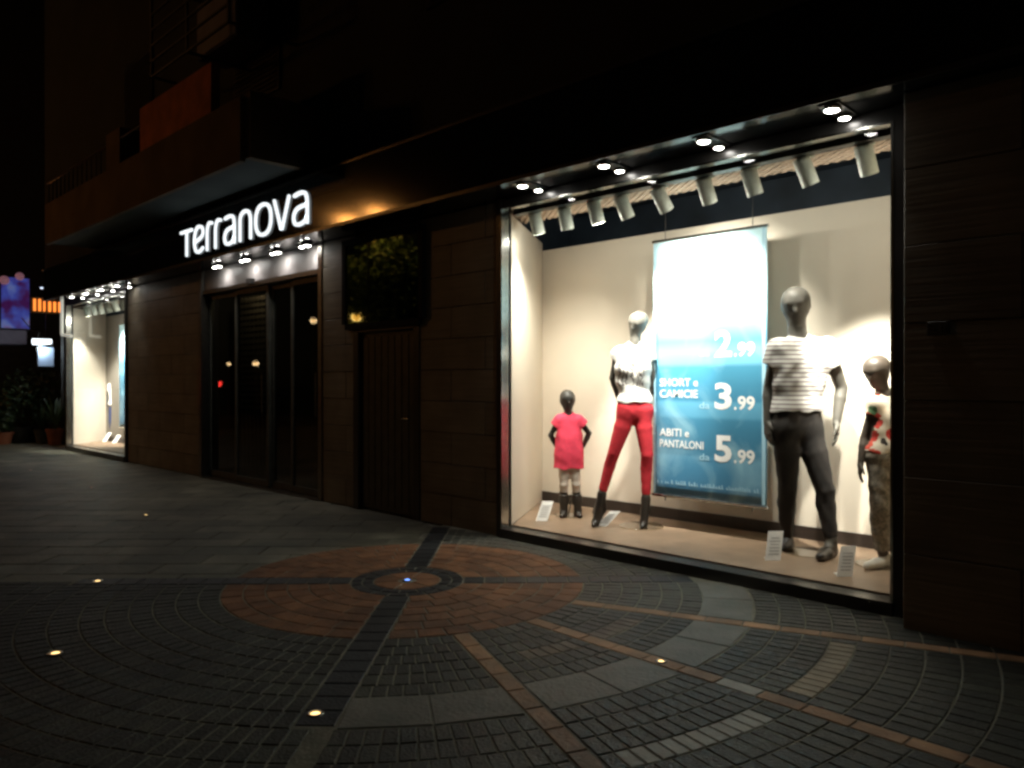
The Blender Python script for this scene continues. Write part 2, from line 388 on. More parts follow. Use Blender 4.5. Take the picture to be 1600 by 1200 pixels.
# ------------------------------------------------------------------ the shop building
WX0, WX1 = -17.02, 4.2
shop = thing('shop_building', 'long stone clad shop building with black canopy, two lit display windows and glass doors', 'building', (-8, 0, 0))
WT = 2.915                                                # underside of the canopy
def P(mb, name, m, parent=None): return mb.build(name, m, parent or shop)
# masonry behind the cladding
mb = MB()
for x0, x1, z0, z1 in ((-17.15, -16.98, 0, WT), (-13.72, -10.90, 0, WT), (-7.64, -7.02, 0, WT), (-7.02, -5.90, 1.93, WT), (-5.90, -4.80, 0, WT)): P(MB().box(x0, x1, .012, .060, z0, z1), 'masonry', M['skirt'])
P(MB().box(-1.45, WX1, -.208, .28, 0, WT), 'masonry', M['skirt'])
# stone panels
def clad(x0, x1, z0, z1, yf, pw=.92, ph=.305, off=0):
    rows = max(1, round((z1-z0)/ph)); h = (z1-z0)/rows
    for j in range(rows):
        xs = [x0]; s = x0+pw*((j % 2)*.5+.5) 
        while s < x1-.12: xs.append(s); s += pw
        xs.append(x1)
        if len(xs) > 2 and xs[1]-xs[0] < .12: xs.pop(1)
        for a, b in zip(xs, xs[1:]):
            key = (round(b-a, 3), round(h, 4))
            if key not in pc:
                pc[key] = MB().bbox(-(b-a)/2+.0025, (b-a)/2-.0025, 0, .03, -h/2+.0025, h/2-.0025, .003).mesh('stone_panel'); pc[key].materials.append(M['stone'])
            inst('stone_panel', pc[key], None, shop, ((a+b)/2+8, yf+random.uniform(-.0012, .0012)-.006, z0+h*(j+.5)))
pc = {}
clad(-13.72, -10.90, .003, WT-.004, -.012); clad(-7.64, -7.02, .003, WT-.004, -.012); clad(-5.90, -4.82, .003, WT-.004, -.012)
clad(-1.445, WX1, .003, WT-.004, -.232, pw=1.1, ph=.42)
clad(-17.14, -16.99, .003, WT-.004, -.012)
# upper storeys
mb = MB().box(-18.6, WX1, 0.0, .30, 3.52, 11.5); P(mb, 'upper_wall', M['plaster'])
mb = MB().box(-18.6, WX1, .301, 8, 11.42, 11.6).box(-18.6, -18.4, .301, 8, 0, 11.4).box(WX1-.15, WX1, .301, 8, 0, 11.4).box(-18.4, WX1-.15, 7.8, 8, 0, 11.4)
P(mb, 'rear_walls_and_roof', M['plaster'])
# canopy
mb = MB().box(-17.15, WX1+.05, -.40, .30, WT+.003, 3.50); P(mb, 'canopy_fascia', M['black'])
mb = MB().box(-17.15, WX1+.05, -.425, .0, 3.503, 3.53); P(mb, 'canopy_capping', M['dframe'])
mb = MB().box(-17.16, WX1+.05, -.409, -.402, WT-.002, WT+.03); P(mb, 'canopy_edge_strip', M['dframe'])
# balcony
mb = MB().box(-14.4, -7.5, -1.0, -.002, 3.62, 3.76); bal = P(mb, 'balcony', M['balcund'])
MB().box(-14.4, -7.5, -1.06, -1.003, 3.59, 4.25).build('low_parapet', M['balc'], bal)
MB().box(-10.25, -8.2, -1.05, -.95, 4.253, 4.80).build('high_parapet', M['balcred'], bal)
MB().box(-11.5, -10.98, -1.05, -.75, 4.253, 4.74).build('pier', M['balc'], bal)
mb = MB()
for i in range(13):
    x = -14.3+i*.21
    mb.tube([(x, -1.03, 4.25), (x, -1.03, 4.6)], .009, 6)
mb.tube([(-14.4, -1.03, 4.6), (-11.5, -1.03, 4.6)], .018, 6); mb.tube([(-10.97, -1.03, 4.6), (-10.26, -1.03, 4.6)], .018, 6)
mb.build('railing', M['dframe'], bal)
MB().box(-7.498, -7.4, -1.0, -.002, 3.62, 4.3).build('balcony_end', M['balc'], bal)
# shuttered windows above
for x in (-13.2, -9.2, -5.2, -1.6):
    mb = MB().box(x-.6, x+.6, -.03, .0, 4.9, 6.6); w_ = P(mb, 'shuttered_window', M['dframe'])
    mb = MB()
    for i in range(28): mb.obox((x, -.045, 4.96+i*.058), (1, 0, 0), (0, 1, .8), (0, -.8, 1), .54, .018, .004)
    mb.build('slat_panel', M['doormetal'], w_)

# ---- display windows
def window(x0, x1, zt, far):
    yf = -.02
    mb = MB()
    mb.box(x0-.065, x0-.012, yf-.03, .06, 0, zt).box(x1+.012, x1+.065, yf-.03, .06, 0, zt)
    mb.box(x0-.012, x1+.012, yf-.02, .06, zt-.075, zt-.002)
    mb.box(x0-.012, x1+.012, yf-.05, .08, .0, .088)
    fr = P(mb, 'display_window', M['dframe'])
    mb = MB().box(x0-.0115, x0+.004, yf-.034, .03, .089, zt-.076).box(x1-.004, x1+.0115, yf-.034, .03, .089, zt-.076).box(x0+.005, x1-.005, yf-.024, .03, zt-.090, zt-.0765)
    mb.build('metal_bead', M['chrome'], fr)
    mb = MB().box(x0+.0045, x1-.0045, .0, .008, .0885, zt-.0905); mb.build('glass_pane', M['glass'], fr)
    return fr
window(-4.74, -1.57, WT, False)
window(-16.93, -13.76, WT, True)
FZ = .10
def room(x0, x1, bx0, bx1, yb, back, side, floor):
    """display area behind a window; its left side flares out towards the back board"""
    def slab(pts, z0, z1):
        n = len(pts); b = MB(); b.add([(x, y, z0) for x, y in pts]+[(x, y, z1) for x, y in pts], [tuple(range(n))[::-1], tuple(range(n, 2*n))]+[(i, (i+1) % n, (i+1) % n+n, i+n) for i in range(n)]); return b
    P(slab([(x0, .085), (x1, .085), (bx1, yb), (bx0, yb)], .02, FZ), 'display_floor', floor)
    P(slab([(x0-.01, .07), (x0+.0, .07), (bx0, yb), (bx0-.05, yb)], FZ+.001, 2.80), 'side_board', side)
    P(slab([(x1, .07), (x1+.03, .07), (bx1+.05, yb), (bx1, yb)], FZ+.001, 2.80), 'side_board', side)
    P(MB().box(bx0, bx1, yb, yb+.05, FZ+.10, 2.72), 'back_board', back)
    P(MB().box(bx0, bx1, yb-.018, yb+.04, FZ+.001, FZ+.10), 'skirting', M['skirt'])
    P(MB().box(bx0-.6, bx1+.6, yb+1.1, yb+1.15, FZ, 3.3), 'plenum_wall', M['navy'])
    P(MB().box(bx0-.6, bx1+.6, .62, yb+1.15, 3.3, 3.35), 'plenum_ceiling', M['navy'])
    P(MB().box(bx0-.6, bx1+.6, .60, .615, 2.88, 3.3), 'bulkhead', M['navy'])
    P(MB().box(bx0-.6, bx0-.58, .6, yb+1.1, FZ, 3.3).box(bx1+.58, bx1+.6, .6, yb+1.1, FZ, 3.3), 'plenum_side', M['navy'])
    P(MB().box(x0-.5, x1+.2, .09, .60, 2.862, 2.88), 'ceiling_board', M['wood'])
    P(MB().box(x0, x1, .09, .17, 2.800, 2.861), 'ceiling_valance', M['dframe'])
    # woven lattice under the ceiling board
    b = MB(); L = x1-x0+.5; 
    for s, zz in ((1, 2.852), (-1, 2.845)):
        k = -.6
        while k < L+.6:
            xa, xb = x0-.45+k, x0-.45+k+s*.40*1.2
            a = Vector((xa, .19, zz)); c = Vector((xb, .59, zz)); d = (c-a)
            if min(xa, xb) > x0-.48 and max(xa, xb) < x1+.15: b.obox((a+c)/2, d, Vector((-d.y, d.x, 0)), (0, 0, 1), d.length/2, .014, .003)
            k += .075
    tag(b.build('lattice', M['weave'], shop), kind='stuff')
room(-4.74, -1.57, -5.50, -1.30, 1.30, M['cream'], M['creamside'], M['wood'])
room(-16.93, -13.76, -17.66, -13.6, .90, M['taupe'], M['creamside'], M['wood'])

# ---- entrance
dx0, dx1 = -10.84, -7.69
mb = MB().box(dx0-.05, dx0+.035, -.03, .16, 0, WT-.003).box(dx1-.035, dx1+.04, -.03, .16, 0, WT-.003).box(dx0+.035, dx1-.035, -.01, .16, 2.575, 2.63)
ent = P(mb, 'entrance_frame', M['metal'])
MB().box(dx0+.036, dx1-.036, .012, .15, 2.631, WT-.003).build('transom_panel', M['transom'], ent)
MB().box(-9.42, -9.30, -.05, .011, 2.60, 2.665).build('door_sensor', M['dframe'], ent)
mb = MB().box(dx0-.02, dx1+.02, -.04, .2, .0, .012); mb.build('threshold', M['metal'], ent)
for a, b, yy in ((-10.80, -9.93, .10), (-9.92, -9.0, .06), (-9.0, -8.46, .10), (-8.45, -7.73, .06)):
    mb = MB().box(a+.002, a+.05, yy-.02, yy+.02, .02, 2.57).box(b-.05, b-.002, yy-.02, yy+.02, .02, 2.57).box(a+.05, b-.05, yy-.02, yy+.02, .02, .10).box(a+.05, b-.05, yy-.02, yy+.02, 2.50, 2.57)
    lf = P(mb, 'glass_door', M['doormetal'])
    MB().box(a+.051, b-.051, yy-.004, yy+.004, .101, 2.499).build('pane', M['dglass'], lf)
    if yy < .09: MB().tube([(b-.09, yy-.06, .95), (b-.09, yy-.06, 1.45)], .012, 8).build('handle', M['chrome'], lf)
P(MB().box(dx0-.5, dx1+.5, 3.4, 3.5, 0, 3.2).box(dx0-.52, dx0-.5, .3, 3.4, 0, 3.2).box(dx1+.5, dx1+.52, .3, 3.4, 0, 3.2), 'interior_wall', M['int'])
P(MB().box(dx0-.5, dx1+.5, .3, 3.4, 2.95, 3.0), 'interior_ceiling', M['int'])
t = thing('fill_lamp', 'added fill lamp lighting the lattice screen behind the glass doors', 'lamp', (-10.0, .36, 2.93))  # added lamp with no visible source, brings up the lattice screen
MB().lathe([(.001, -.03), (.06, -.025), (.07, 0)], n=16).build('lens', emit('added fill lamp lens', (1, .8, .55), .6), t, world=False)
lamp('lamp', 'POINT', (-10.0, .36, 2.85), 7, (1, .78, .5), rad=.06, parent=t)
P(MB().box(dx0-.5, dx1+.5, .28, 3.4, .0, .01), 'interior_floor', M['int'])
# pale lattice shutter standing behind the second door leaf
t = thing('lattice_screen', 'pale lattice screen dimly seen behind the second glass door leaf', 'screen', (-10.45, .55, .01))
mb = MB()
for i in range(8): mb.box(-.42+i*.12, -.405+i*.12, -.01, .01, 0, 2.56)
mb.build('upright', M['grid'], t, world=False)
mb = MB()
for i in range(19): mb.box(-.42, .435, -.022, -.011, .95+i*.085, 1.005+i*.085)
tag(mb.build('slat_field', M['grid'], t, world=False), kind='stuff')

# ---- service door with dark glass above
t0 = MB().box(-7.02, -6.93, -.03, .10, 0, 1.93).box(-5.985, -5.90, -.03, .10, 0, 1.93).box(-6.93, -5.985, -.03, .10, 1.87, 1.93)
sd = P(t0, 'service_door_frame', M['dframe'])
MB().bbox(-6.925, -5.99, .02, .07, .015, 1.865, .006).build('door_leaf', M['doormetal'], sd)
mb = MB()
for i in range(8): mb.bbox(-6.90+i*.114, -6.795+i*.114, .008, .0195, .06, 1.82, .004)
mb.build('board_facing', M['doormetal'], sd)
MB().tube([(-6.07, .0, .98), (-6.07, -.03, .98), (-6.17, -.03, .98)], .009, 8).build('handle', M['chrome'], sd)
mb = MB().box(-7.18, -7.12, -.07, .0, 1.96, 2.86).box(-5.86, -5.80, -.07, .0, 1.96, 2.86).box(-7.12, -5.86, -.07, .0, 1.90, 1.96).box(-7.12, -5.86, -.07, .0, 2.80, 2.86)
fg = P(mb, 'mirror_frame', M['dull'])
MB().box(-7.12, -5.86, -.055, -.035, 1.96, 2.80).build('dark_glass', M['mirror'], fg)
# plaque on the right wall
t = thing('wall_plaque', 'small dark metal plaque with a slot, on the stone wall right of the display window', 'plaque', (-1.27, -.24, 1.63))
MB().bbox(-.055, .055, -.014, .0, -.035, .035, .003).build('plate', M['doormetal'], t, world=False)
MB().box(-.045, -.005, -.018, -.0145, .008, .014).box(-.045, -.005, -.018, -.0145, -.014, -.008).box(.015, .022, -.018, -.0145, -.022, .02).box(.038, .045, -.018, -.0145, -.022, .02).box(.0225, .0375, -.018, -.0145, -.022, -.015).build('relief', M['dframe'], t, world=False)

# ------------------------------------------------------------------ illuminated sign
def smooth(p, it=3):
    p = [Vector(q) for q in p]
    for _ in range(it):
        n = [p[0]]
        for a, b in zip(p, p[1:]): n += [a*.75+b*.25, a*.25+b*.75]
        n.append(p[-1]); p = n
    return p
def ribbon(mb, path, wd, y0, y1, closed=False):
    p = [Vector(q) for q in path]; n = len(p); Ls = []; Rs = []
    for i in range(n):
        a = p[i-1] if (i or closed) else p[i]; b = p[(i+1) % n] if (i < n-1 or closed) else p[i]
        d = (b-a).normalized(); nn = Vector((-d.y, d.x)); Ls.append(p[i]+nn*wd/2); Rs.append(p[i]-nn*wd/2)
    m = n if closed else n-1
    vs = []
    for l, r in zip(Ls, Rs): vs += [(l.x, y0, l.y), (r.x, y0, r.y), (r.x, y1, r.y), (l.x, y1, l.y)]
    fs = []
    for i in range(m):
        a = i*4; b = ((i+1) % n)*4
        for k in range(4): fs.append((a+k, a+(k+1) % 4, b+(k+1) % 4, b+k))
    if not closed:
        fs += [(0, 3, 2, 1), (4*(n-1), 4*(n-1)+1, 4*(n-1)+2, 4*(n-1)+3)]
    mb.add(vs, fs)
    if not closed:
        for q in (p[0], p[-1]): mb.lathe([(wd/2, 0), (wd/2, y1-y0-.001)], c=(q.x, y0+.0005, q.y), n=16, axis=(0, 1, 0))
G_ = {
 'T': [[(0, .95), (1, .95)], [(.52, .95), (.52, .0)]],
 'e': [smooth([(.12, .42), (.6, .50), (.93, .62), (.92, .88), (.6, 1.0), (.25, .95), (.05, .65), (.04, .30), (.22, .03), (.55, -.02), (.92, .12)])],
 'r': [smooth([(.12, 0), (.12, .45), (.12, .72), (.3, .95), (.62, 1.0), (.95, .96)])],
 'a': [smooth([(.12, .95), (.45, 1.0), (.85, .97), (.97, .72), (.97, .4), (.97, .0)]), smooth([(.97, .56), (.6, .56), (.2, .50), (.03, .27), (.14, .02), (.5, -.02), (.85, .06), (.97, .2)])],
 'n': [smooth([(.06, 0), (.06, .5), (.06, .85), (.35, 1.0), (.75, .98), (.95, .75), (.95, .4), (.95, 0)])],
 'o': [None], 'v': [[(.0, 1.0), (.46, .02)], [(.54, .02), (1.0, 1.0)]]}
sign = thing('shop_sign', 'glowing white shop name letters Terranova on the black canopy above the glass doors', 'sign', (-8.9, -.40, 3.0))
for ch, x0, x1 in (('T', -10.55, -10.20), ('e', -10.14, -9.84), ('r', -9.76, -9.59), ('r', -9.52, -9.34), ('a', -9.26, -8.97), ('n', -8.85, -8.55), ('o', -8.44, -8.08), ('v', -8.0, -7.68), ('a', -7.60, -7.29)):
    b = MB(); z0, hh = 3.035, .335
    for path in G_[ch]:
        if path is None:
            pp = [((x0+x1)/2+math.copysign(abs(math.cos(t))**.85, math.cos(t))*(x1-x0)/2, z0+hh/2+math.copysign(abs(math.sin(t))**.85, math.sin(t))*hh/2*1.03) for t in [2*PI*i/40 for i in range(40)]]
            ribbon(b, pp, .038, -.424, -.404, True)
        else: ribbon(b, [(x0+q[0]*(x1-x0), z0+q[1]*hh) for q in path], .038, -.424, -.404)
    b.build('letter', M['signwhite'], sign)

# ------------------------------------------------------------------ soffit lights
def soffit_light(x, y, label, group, power, big=True, spread=75, wall=False):
    t = thing('soffit_light', label, 'light', (x, y, WT), 0, group)
    s = 1.0 if big else .8
    MB().bbox(-.06*s, .06*s, -.06, .24, -.006, .0, .002).build('mounting_plate', M['dframe'], t, world=False)
    for k, (dy, r, mm) in enumerate(((0, .038, 'lens'), (.185, .031, 'lens'))):
        b = MB(); b.smooth = False; b.lathe([(r*1.35, -.006), (r*1.35, -.022), (r*1.05, -.026), (r, -.018)], c=(0, dy, 0), n=20, cap=False); b.build('collar', M['chrome'], t, world=False)
        b = MB(); b.lathe([(r, -.019), (r*.6, -.030), (.002, -.034)], c=(0, dy, 0), n=20, cap=False); b.build('lens', M[mm], t, world=False)
    lamp('lamp', 'SPOT', (x, y, WT-.045), power, (1, .97, .92), (x, y, 0), spread, .6, .03, t)
    return t
for x, lb in ((-4.25, 'first pair of soffit spots above the near display window, at its left end'), (-3.44, 'second pair of soffit spots above the near window, above the woman mannequin and banner'),
              (-2.63, 'third pair of soffit spots above the near window, above the banner'), (-1.81, 'pair of soffit spots above the near window beside its right frame')):
    soffit_light(x, -.30, lb, 'twin spots in the canopy over the near display window', 4)
for x, lb in zip((-15.71, -14.90, -14.11, -13.34), ('farthest pair of soffit spots above the far display window', 'second farthest pair of soffit spots above the far display window', 'pair of soffit spots above the far window, second from the wall', 'pair of soffit spots above the far window next to the stone wall')):
    soffit_light(x, -.30, lb, 'twin spots in the canopy over the far display window', 4)
for x, lb in zip((-10.05, -9.26, -8.47, -7.80), ('spot above the glass doors under the first letters of the sign', 'spot above the glass doors under the letter a', 'spot above the glass doors under the letter o', 'spot above the glass doors under the last letter')):
    t = thing('door_spotlight', lb, 'light', (x, -.12, WT), 0, 'spots lighting the panel over the entrance')
    MB().bbox(-.09, .06, -.05, .05, -.008, 0, .002).build('mounting_plate', M['dframe'], t, world=False)
    for dx, r in ((0, .042), (-.12, .032)):
        b = MB(); b.lathe([(r*1.3, -.008), (r*1.3, -.03), (r, -.034), (r, -.02)], c=(dx, 0, 0), n=20, cap=False); b.build('collar', M['chrome'], t, world=False)
        b = MB(); b.lathe([(r, -.026), (r*.6, -.04), (.002, -.045)], c=(dx, 0, 0), n=20, cap=False); b.build('lens', M['lens'], t, world=False)
    lamp('lamp', 'SPOT', (x, -.10, WT-.05), 6.5, (1, .95, .93), (x, -.02, 2.5), 165, 1.0, .06, t)

# ------------------------------------------------------------------ track spots in the windows
def track_spot(x, y, z, aim, label, group, power, size=62, blend=.6, r=.055, L=.19, light=True, color=(1, .94, .84)):
    t = thing('track_spotlight', label, 'spotlight', (x, y, z), 0, group)
    d = (Vector(aim)-Vector((x, y, z))).normalized()
    dd = (Vector((.30, .34, -1))*.5+d*.45).normalized()
    b = MB(); b.smooth = False
    b.lathe([(r*.55, -L/2), (r*.96, -L/2+.006), (r, -L/2+.02), (r, L*.1), (r*.97, L*.1+.004), (r, L*.1+.008), (r, L/2), (r*.86, L/2), (r*.80, L/2-.04)], n=28, axis=dd, cap=False)
    b.lathe([(r*.55, -L/2), (.001, -L/2-.002)], n=28, axis=dd, cap=False)
    b.build('housing', M['whitemetal'], t, world=False)
    b = MB(); b.lathe([(r*.78, L/2-.045), (.001, L/2-.05)], n=24, axis=dd, cap=False); b.build('lens', M['lens2'], t, world=False)
    top = 2.835-z
    b = MB(); b.tube([(0, 0, -.0), (-.0, 0, top)], .011, 8); b.box(-.05, .05, -.016, .016, top-.03, top); b.build('bracket', M['whitemetal'], t, world=False)
    if light: lamp('lamp', 'SPOT', Vector((x, y, z))+dd*(L/2-.03)+d*.06, power, color, aim, size, 1.0 if size > 80 else blend, .035, t)
    lamp('added_fill', 'POINT', Vector((x, y, z))+dd*(L/2+.012), 5 if light else 2, color, rad=.03, parent=t)  # extra fill light, added to brighten the ceiling lattice and lamp housings
    return t
GT = 'white cylinder spotlights on the track of the near display window'
tr = MB().box(-4.70, -1.60, .20, .24, 2.835, 2.858).build('lamp_track', M['whitemetal']); tag(tr, 'white lamp track running along the top of the near display window', 'track')
SP = [(-4.58, (-5.02, .62, 1.0), 110, 'leftmost track spotlight, half over the cream side board', 95),
      (-4.25, (-5.1, .9, 1.1), 120, 'second track spotlight from the left end of the near window', 90),
      (-3.93, (-4.15, .72, .7), 110, 'third track spotlight from the left, above the woman mannequin', 60),
      (-3.65, (-3.80, 1.3, 1.25), 420, 'fourth track spotlight from the left, just before the banner', 56),
      (-3.30, (-3.35, .92, 2.25), 170, 'track spotlight above the left half of the blue banner', 88),
      (-2.92, (-3.2, .92, 1.8), 240, 'track spotlight above the right half of the blue banner', 84),
      (-2.57, (-2.6, .8, 1.1), 95, 'track spotlight between the banner and the man mannequin', 66),
      (-2.19, (-2.00, 1.3, .75), 470, 'track spotlight just right of the man mannequin, second from the right frame', 36),
      (-1.81, (-2.22, 1.3, .95), 520, 'rightmost and nearest track spotlight, above the boy mannequin', 44)]
for x, aim, pw, lb, sz in SP: track_spot(x, .22, 2.72, aim, lb, GT, pw, sz)
tr = MB().box(-16.9, -13.8, .20, .24, 2.835, 2.858).build('lamp_track', M['whitemetal']); tag(tr, 'lamp track along the top of the far display window', 'track')
for i, x in enumerate((-16.6, -16.2, -15.8, -15.4, -15.0, -14.6, -14.2)):
    aim = [(-17.2, .5, .8), (-17.1, .5, .4), (-16.8, .8, .3), (-15.95, .72, 1.8), (-15.6, .8, 1.2), (-16.1, .72, 1.2), (-14.2, .8, .8)][i]
    pw = [200, 0, 90, 900, 0, 350, 0][i]
    track_spot(x, .22, 2.72, aim, ['farthest track spotlight in the far window, over the cream side board', 'second farthest track spotlight in the far window', 'third farthest track spotlight in the far window', 'middle track spotlight in the far window', 'track spotlight in the far window third from the stone wall', 'track spotlight in the far window second from the stone wall', 'track spotlight in the far window nearest the stone wall'][i], 'spotlights on the track of the far display window', pw, 66, light=pw > 0)

# ------------------------------------------------------------------ text helper
def text_mb(s, size, bold=0, sx=1.0):
    cu = bpy.data.curves.new('t', 'FONT'); cu.body = s; cu.size = size; cu.offset = bold; cu.extrude = .0004; cu.resolution_u = 3
    o = bpy.data.objects.new('t', cu); col.objects.link(o)
    dg = bpy.context.evaluated_depsgraph_get(); me = bpy.data.meshes.new_from_object(o.evaluated_get(dg))
    vs = [v.co.copy() for v in me.vertices]; fs = [tuple(p.vertices) for p in me.polygons]
    bpy.data.objects.remove(o); bpy.data.curves.remove(cu); bpy.data.meshes.remove(me)
    x0 = min(v.x for v in vs); x1 = max(v.x for v in vs); y0 = min(v.y for v in vs); y1 = max(v.y for v in vs)
    return vs, fs, (x0, x1, y0, y1)
def fit_text(s, x0, x1, z0, z1, y, parent, m, bold=0, name='lettering'):
    vs, fs, (a, b, c, d) = text_mb(s, 1.0, bold)
    o = MB(); o.add([(x0+(v.x-a)/(b-a)*(x1-x0), y-v.z-.0006, z0+(v.y-c)/(d-c)*(z1-z0)) for v in vs], fs)
    return o.build(name, m, parent, world=True)

# ------------------------------------------------------------------ banner
def banner_mat():
    m = bpy.data.materials.new('banner print with painted overexposure'); m.use_nodes = True; t = m.node_tree; N = t.nodes; L = t.links; b = N['Principled BSDF']
    b.inputs['Roughness'].default_value = .45
    tc = N.new('ShaderNodeTexCoord'); sp = N.new('ShaderNodeSeparateXYZ'); L.new(tc.outputs['Generated'], sp.inputs[0])
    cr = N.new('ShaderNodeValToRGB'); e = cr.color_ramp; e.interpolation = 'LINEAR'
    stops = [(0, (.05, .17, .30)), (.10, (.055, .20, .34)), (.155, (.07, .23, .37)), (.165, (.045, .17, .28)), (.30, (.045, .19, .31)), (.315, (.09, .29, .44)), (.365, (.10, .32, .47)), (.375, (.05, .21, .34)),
             (.50, (.055, .24, .37)), (.515, (.15, .40, .56)), (.56, (.18, .46, .62)), (.60, (.10, .36, .56)), (.66, (.22, .52, .70)), (.75, (.45, .73, .86)), (.9, (.58, .83, .92)), (1.0, (.60, .86, .93))]  # paler upper stops paint the lamp's overexposure into the print colour
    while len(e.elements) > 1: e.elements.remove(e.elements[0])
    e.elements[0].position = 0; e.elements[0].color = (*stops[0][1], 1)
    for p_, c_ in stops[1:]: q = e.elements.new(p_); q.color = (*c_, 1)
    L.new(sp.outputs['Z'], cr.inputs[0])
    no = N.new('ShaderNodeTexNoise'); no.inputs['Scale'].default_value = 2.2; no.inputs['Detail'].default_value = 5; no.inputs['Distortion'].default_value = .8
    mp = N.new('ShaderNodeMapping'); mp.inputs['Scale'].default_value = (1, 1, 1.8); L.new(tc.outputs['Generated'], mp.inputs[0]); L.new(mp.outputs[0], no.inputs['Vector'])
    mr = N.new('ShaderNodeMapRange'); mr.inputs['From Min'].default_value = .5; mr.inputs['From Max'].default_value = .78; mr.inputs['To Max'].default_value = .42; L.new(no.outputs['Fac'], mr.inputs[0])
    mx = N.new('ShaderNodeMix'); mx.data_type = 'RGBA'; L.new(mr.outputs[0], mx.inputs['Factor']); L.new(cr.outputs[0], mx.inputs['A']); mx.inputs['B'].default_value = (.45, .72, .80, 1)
    L.new(mx.outputs['Result'], b.inputs['Base Color']); return m
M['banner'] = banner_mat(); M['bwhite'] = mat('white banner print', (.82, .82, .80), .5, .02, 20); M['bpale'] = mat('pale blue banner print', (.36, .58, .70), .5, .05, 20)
def banner(x0, x1, z0, z1, y, label, text=True):
    t = thing('hanging_banner', label, 'banner', ((x0+x1)/2, y, z0))
    b = MB(); nx, nz = 14, 24; b.smooth = True
    P_ = lambda i, j, k: (x0+(x1-x0)*i/nx, y+.0010*math.sin(i/nx*5.1+j*.12)+.0006*math.sin(j*.5)+k, z0+(z1-z0)*j/nz)
    b.add([P_(i, j, 0) for j in range(nz+1) for i in range(nx+1)], [(j*(nx+1)+i, j*(nx+1)+i+1, (j+1)*(nx+1)+i+1, (j+1)*(nx+1)+i) for j in range(nz) for i in range(nx)])
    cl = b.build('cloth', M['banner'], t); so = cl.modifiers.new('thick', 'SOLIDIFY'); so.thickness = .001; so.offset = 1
    MB().tube([(x0-.01, y, z1+.005), (x1+.01, y, z1+.005)], .014, 10).build('top_rail', M['chrome'], t)
    MB().tube([(x0-.01, y, z0-.008), (x1+.01, y, z0-.008)], .014, 10).build('bottom_rail', M['chrome'], t)
    MB().tube([(x0+.12, y, z0-.02), (x0+.12, y, z0-.05)], .006, 6).tube([(x1-.12, y, z0-.02), (x1-.12, y, z0-.05)], .006, 6).build('weight', M['dframe'], t)
    MB().tube([(x0+.12, y, z1), (x0+.12, y, 3.3)], .003, 5).tube([(x1-.12, y, z1), (x1-.12, y, 3.3)], .003, 5).build('cord', M['dframe'], t)
    MB().box(x0+.006, x0+.024, y-.0040, y-.0032, z0+.01, z1-.01).build('edge_print', M['bpale'], t); MB().box(x1-.040, x1-.010, y-.0040, y-.0032, z0+.01, z1-.01).build('edge_print', M['bpale'], t)
    if text:
        W = x1-x0; H_ = z1-z0; yy = y-.0034
        X = lambda u: x0+W*u; Z = lambda v: z0+H_*v
        def row(v0, a, l1, l2):
            fit_text(a, X(.57), X(.715), Z(v0), Z(v0+.100), yy, t, M['bwhite'], .03, 'price')
            fit_text('.', X(.735), X(.755), Z(v0), Z(v0+.012), yy, t, M['bwhite'], .02, 'price')
            fit_text('99', X(.765), X(.905), Z(v0+.0), Z(v0+.052), yy, t, M['bwhite'], .03, 'price')
            fit_text('da', X(.435), X(.525), Z(v0+.002), Z(v0+.027), yy, t, M['bpale'], 0, 'lettering')
            if l1:
                fit_text(l1[0], X(.065), X(l1[1]), Z(v0+.086), Z(v0+.116), yy, t, M['bwhite'], .006)
                fit_text(l2[0], X(.065), X(l2[1]), Z(v0+.042), Z(v0+.072), yy, t, M['bwhite'], .006)
        row(.146, '5', ('ABITI e', .34), ('PANTALONI', .47))
        row(.342, '3', ('SHORT e', .42), ('CAMICIE', .42))
        row(.538, '2', None, None)
        # footer too small to read: irregular strokes
        b = MB(); u = .04
        while u < .93:
            wd = random.uniform(.008, .02); hh = random.choice((.008, .011, .015)); z_ = .045
            b.box(X(u), X(u+wd*.55), yy-.0008, yy, Z(z_), Z(z_+hh)); b.box(X(u+wd*.55), X(u+wd), yy-.0008, yy, Z(z_), Z(z_+.003)); u += wd+(random.random() < .16)*.02+.006
        tag(b.build('footer_print', M['bpale'], t), kind='stuff')
    return t
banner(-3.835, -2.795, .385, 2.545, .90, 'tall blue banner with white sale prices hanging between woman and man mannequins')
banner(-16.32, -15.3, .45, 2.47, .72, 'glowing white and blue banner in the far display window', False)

# ------------------------------------------------------------------ price cards
def card(px, py, pxt, pyt, wpx, label, y=None):
    b0 = on_z(px, py, FZ+.002); D = -CA*b0.x+SA*(b0.y+DIST)
    t = thing('price_card', label, 'price card', b0, R_(44.7), 'white price cards standing on the display floor')
    W = wpx*D/F_PX; dx = (pxt-px)*D/F_PX; H_ = (py-pyt)*D/F_PX
    b = MB(); vs = []
    for yy in (0, .004):
        vs += [(-W/2, yy, 0), (W/2, yy-.0, 0), (W/2+dx, yy+.07, H_), (-W/2+dx, yy+.07, H_)]
    b.add(vs, [(0, 1, 2, 3), (7, 6, 5, 4), (0, 4, 5, 1), (1, 5, 6, 2), (2, 6, 7, 3), (3, 7, 4, 0)]); b.build('panel', M['card'], t, world=False)
    b = MB()
    for k in range(6):
        f = .2+k*.11; x = dx*f; yy = .07*f-.003; l = W*random.uniform(.25, .38)
        b.box(x-l, x+l, yy-.001, yy, H_*f, H_*f+.006)
    b.build('print', M['ink'], t, world=False)
    MB().box(-W/3, W/3, .01, .09, 0, .004).build('foot', M['card'], t, world=False)
card(1208, 876, 1218, 833, 24, 'white price card standing at the feet of the man mannequin')
card(1320, 901, 1334, 857, 24, 'white price card standing between the man and boy mannequins')
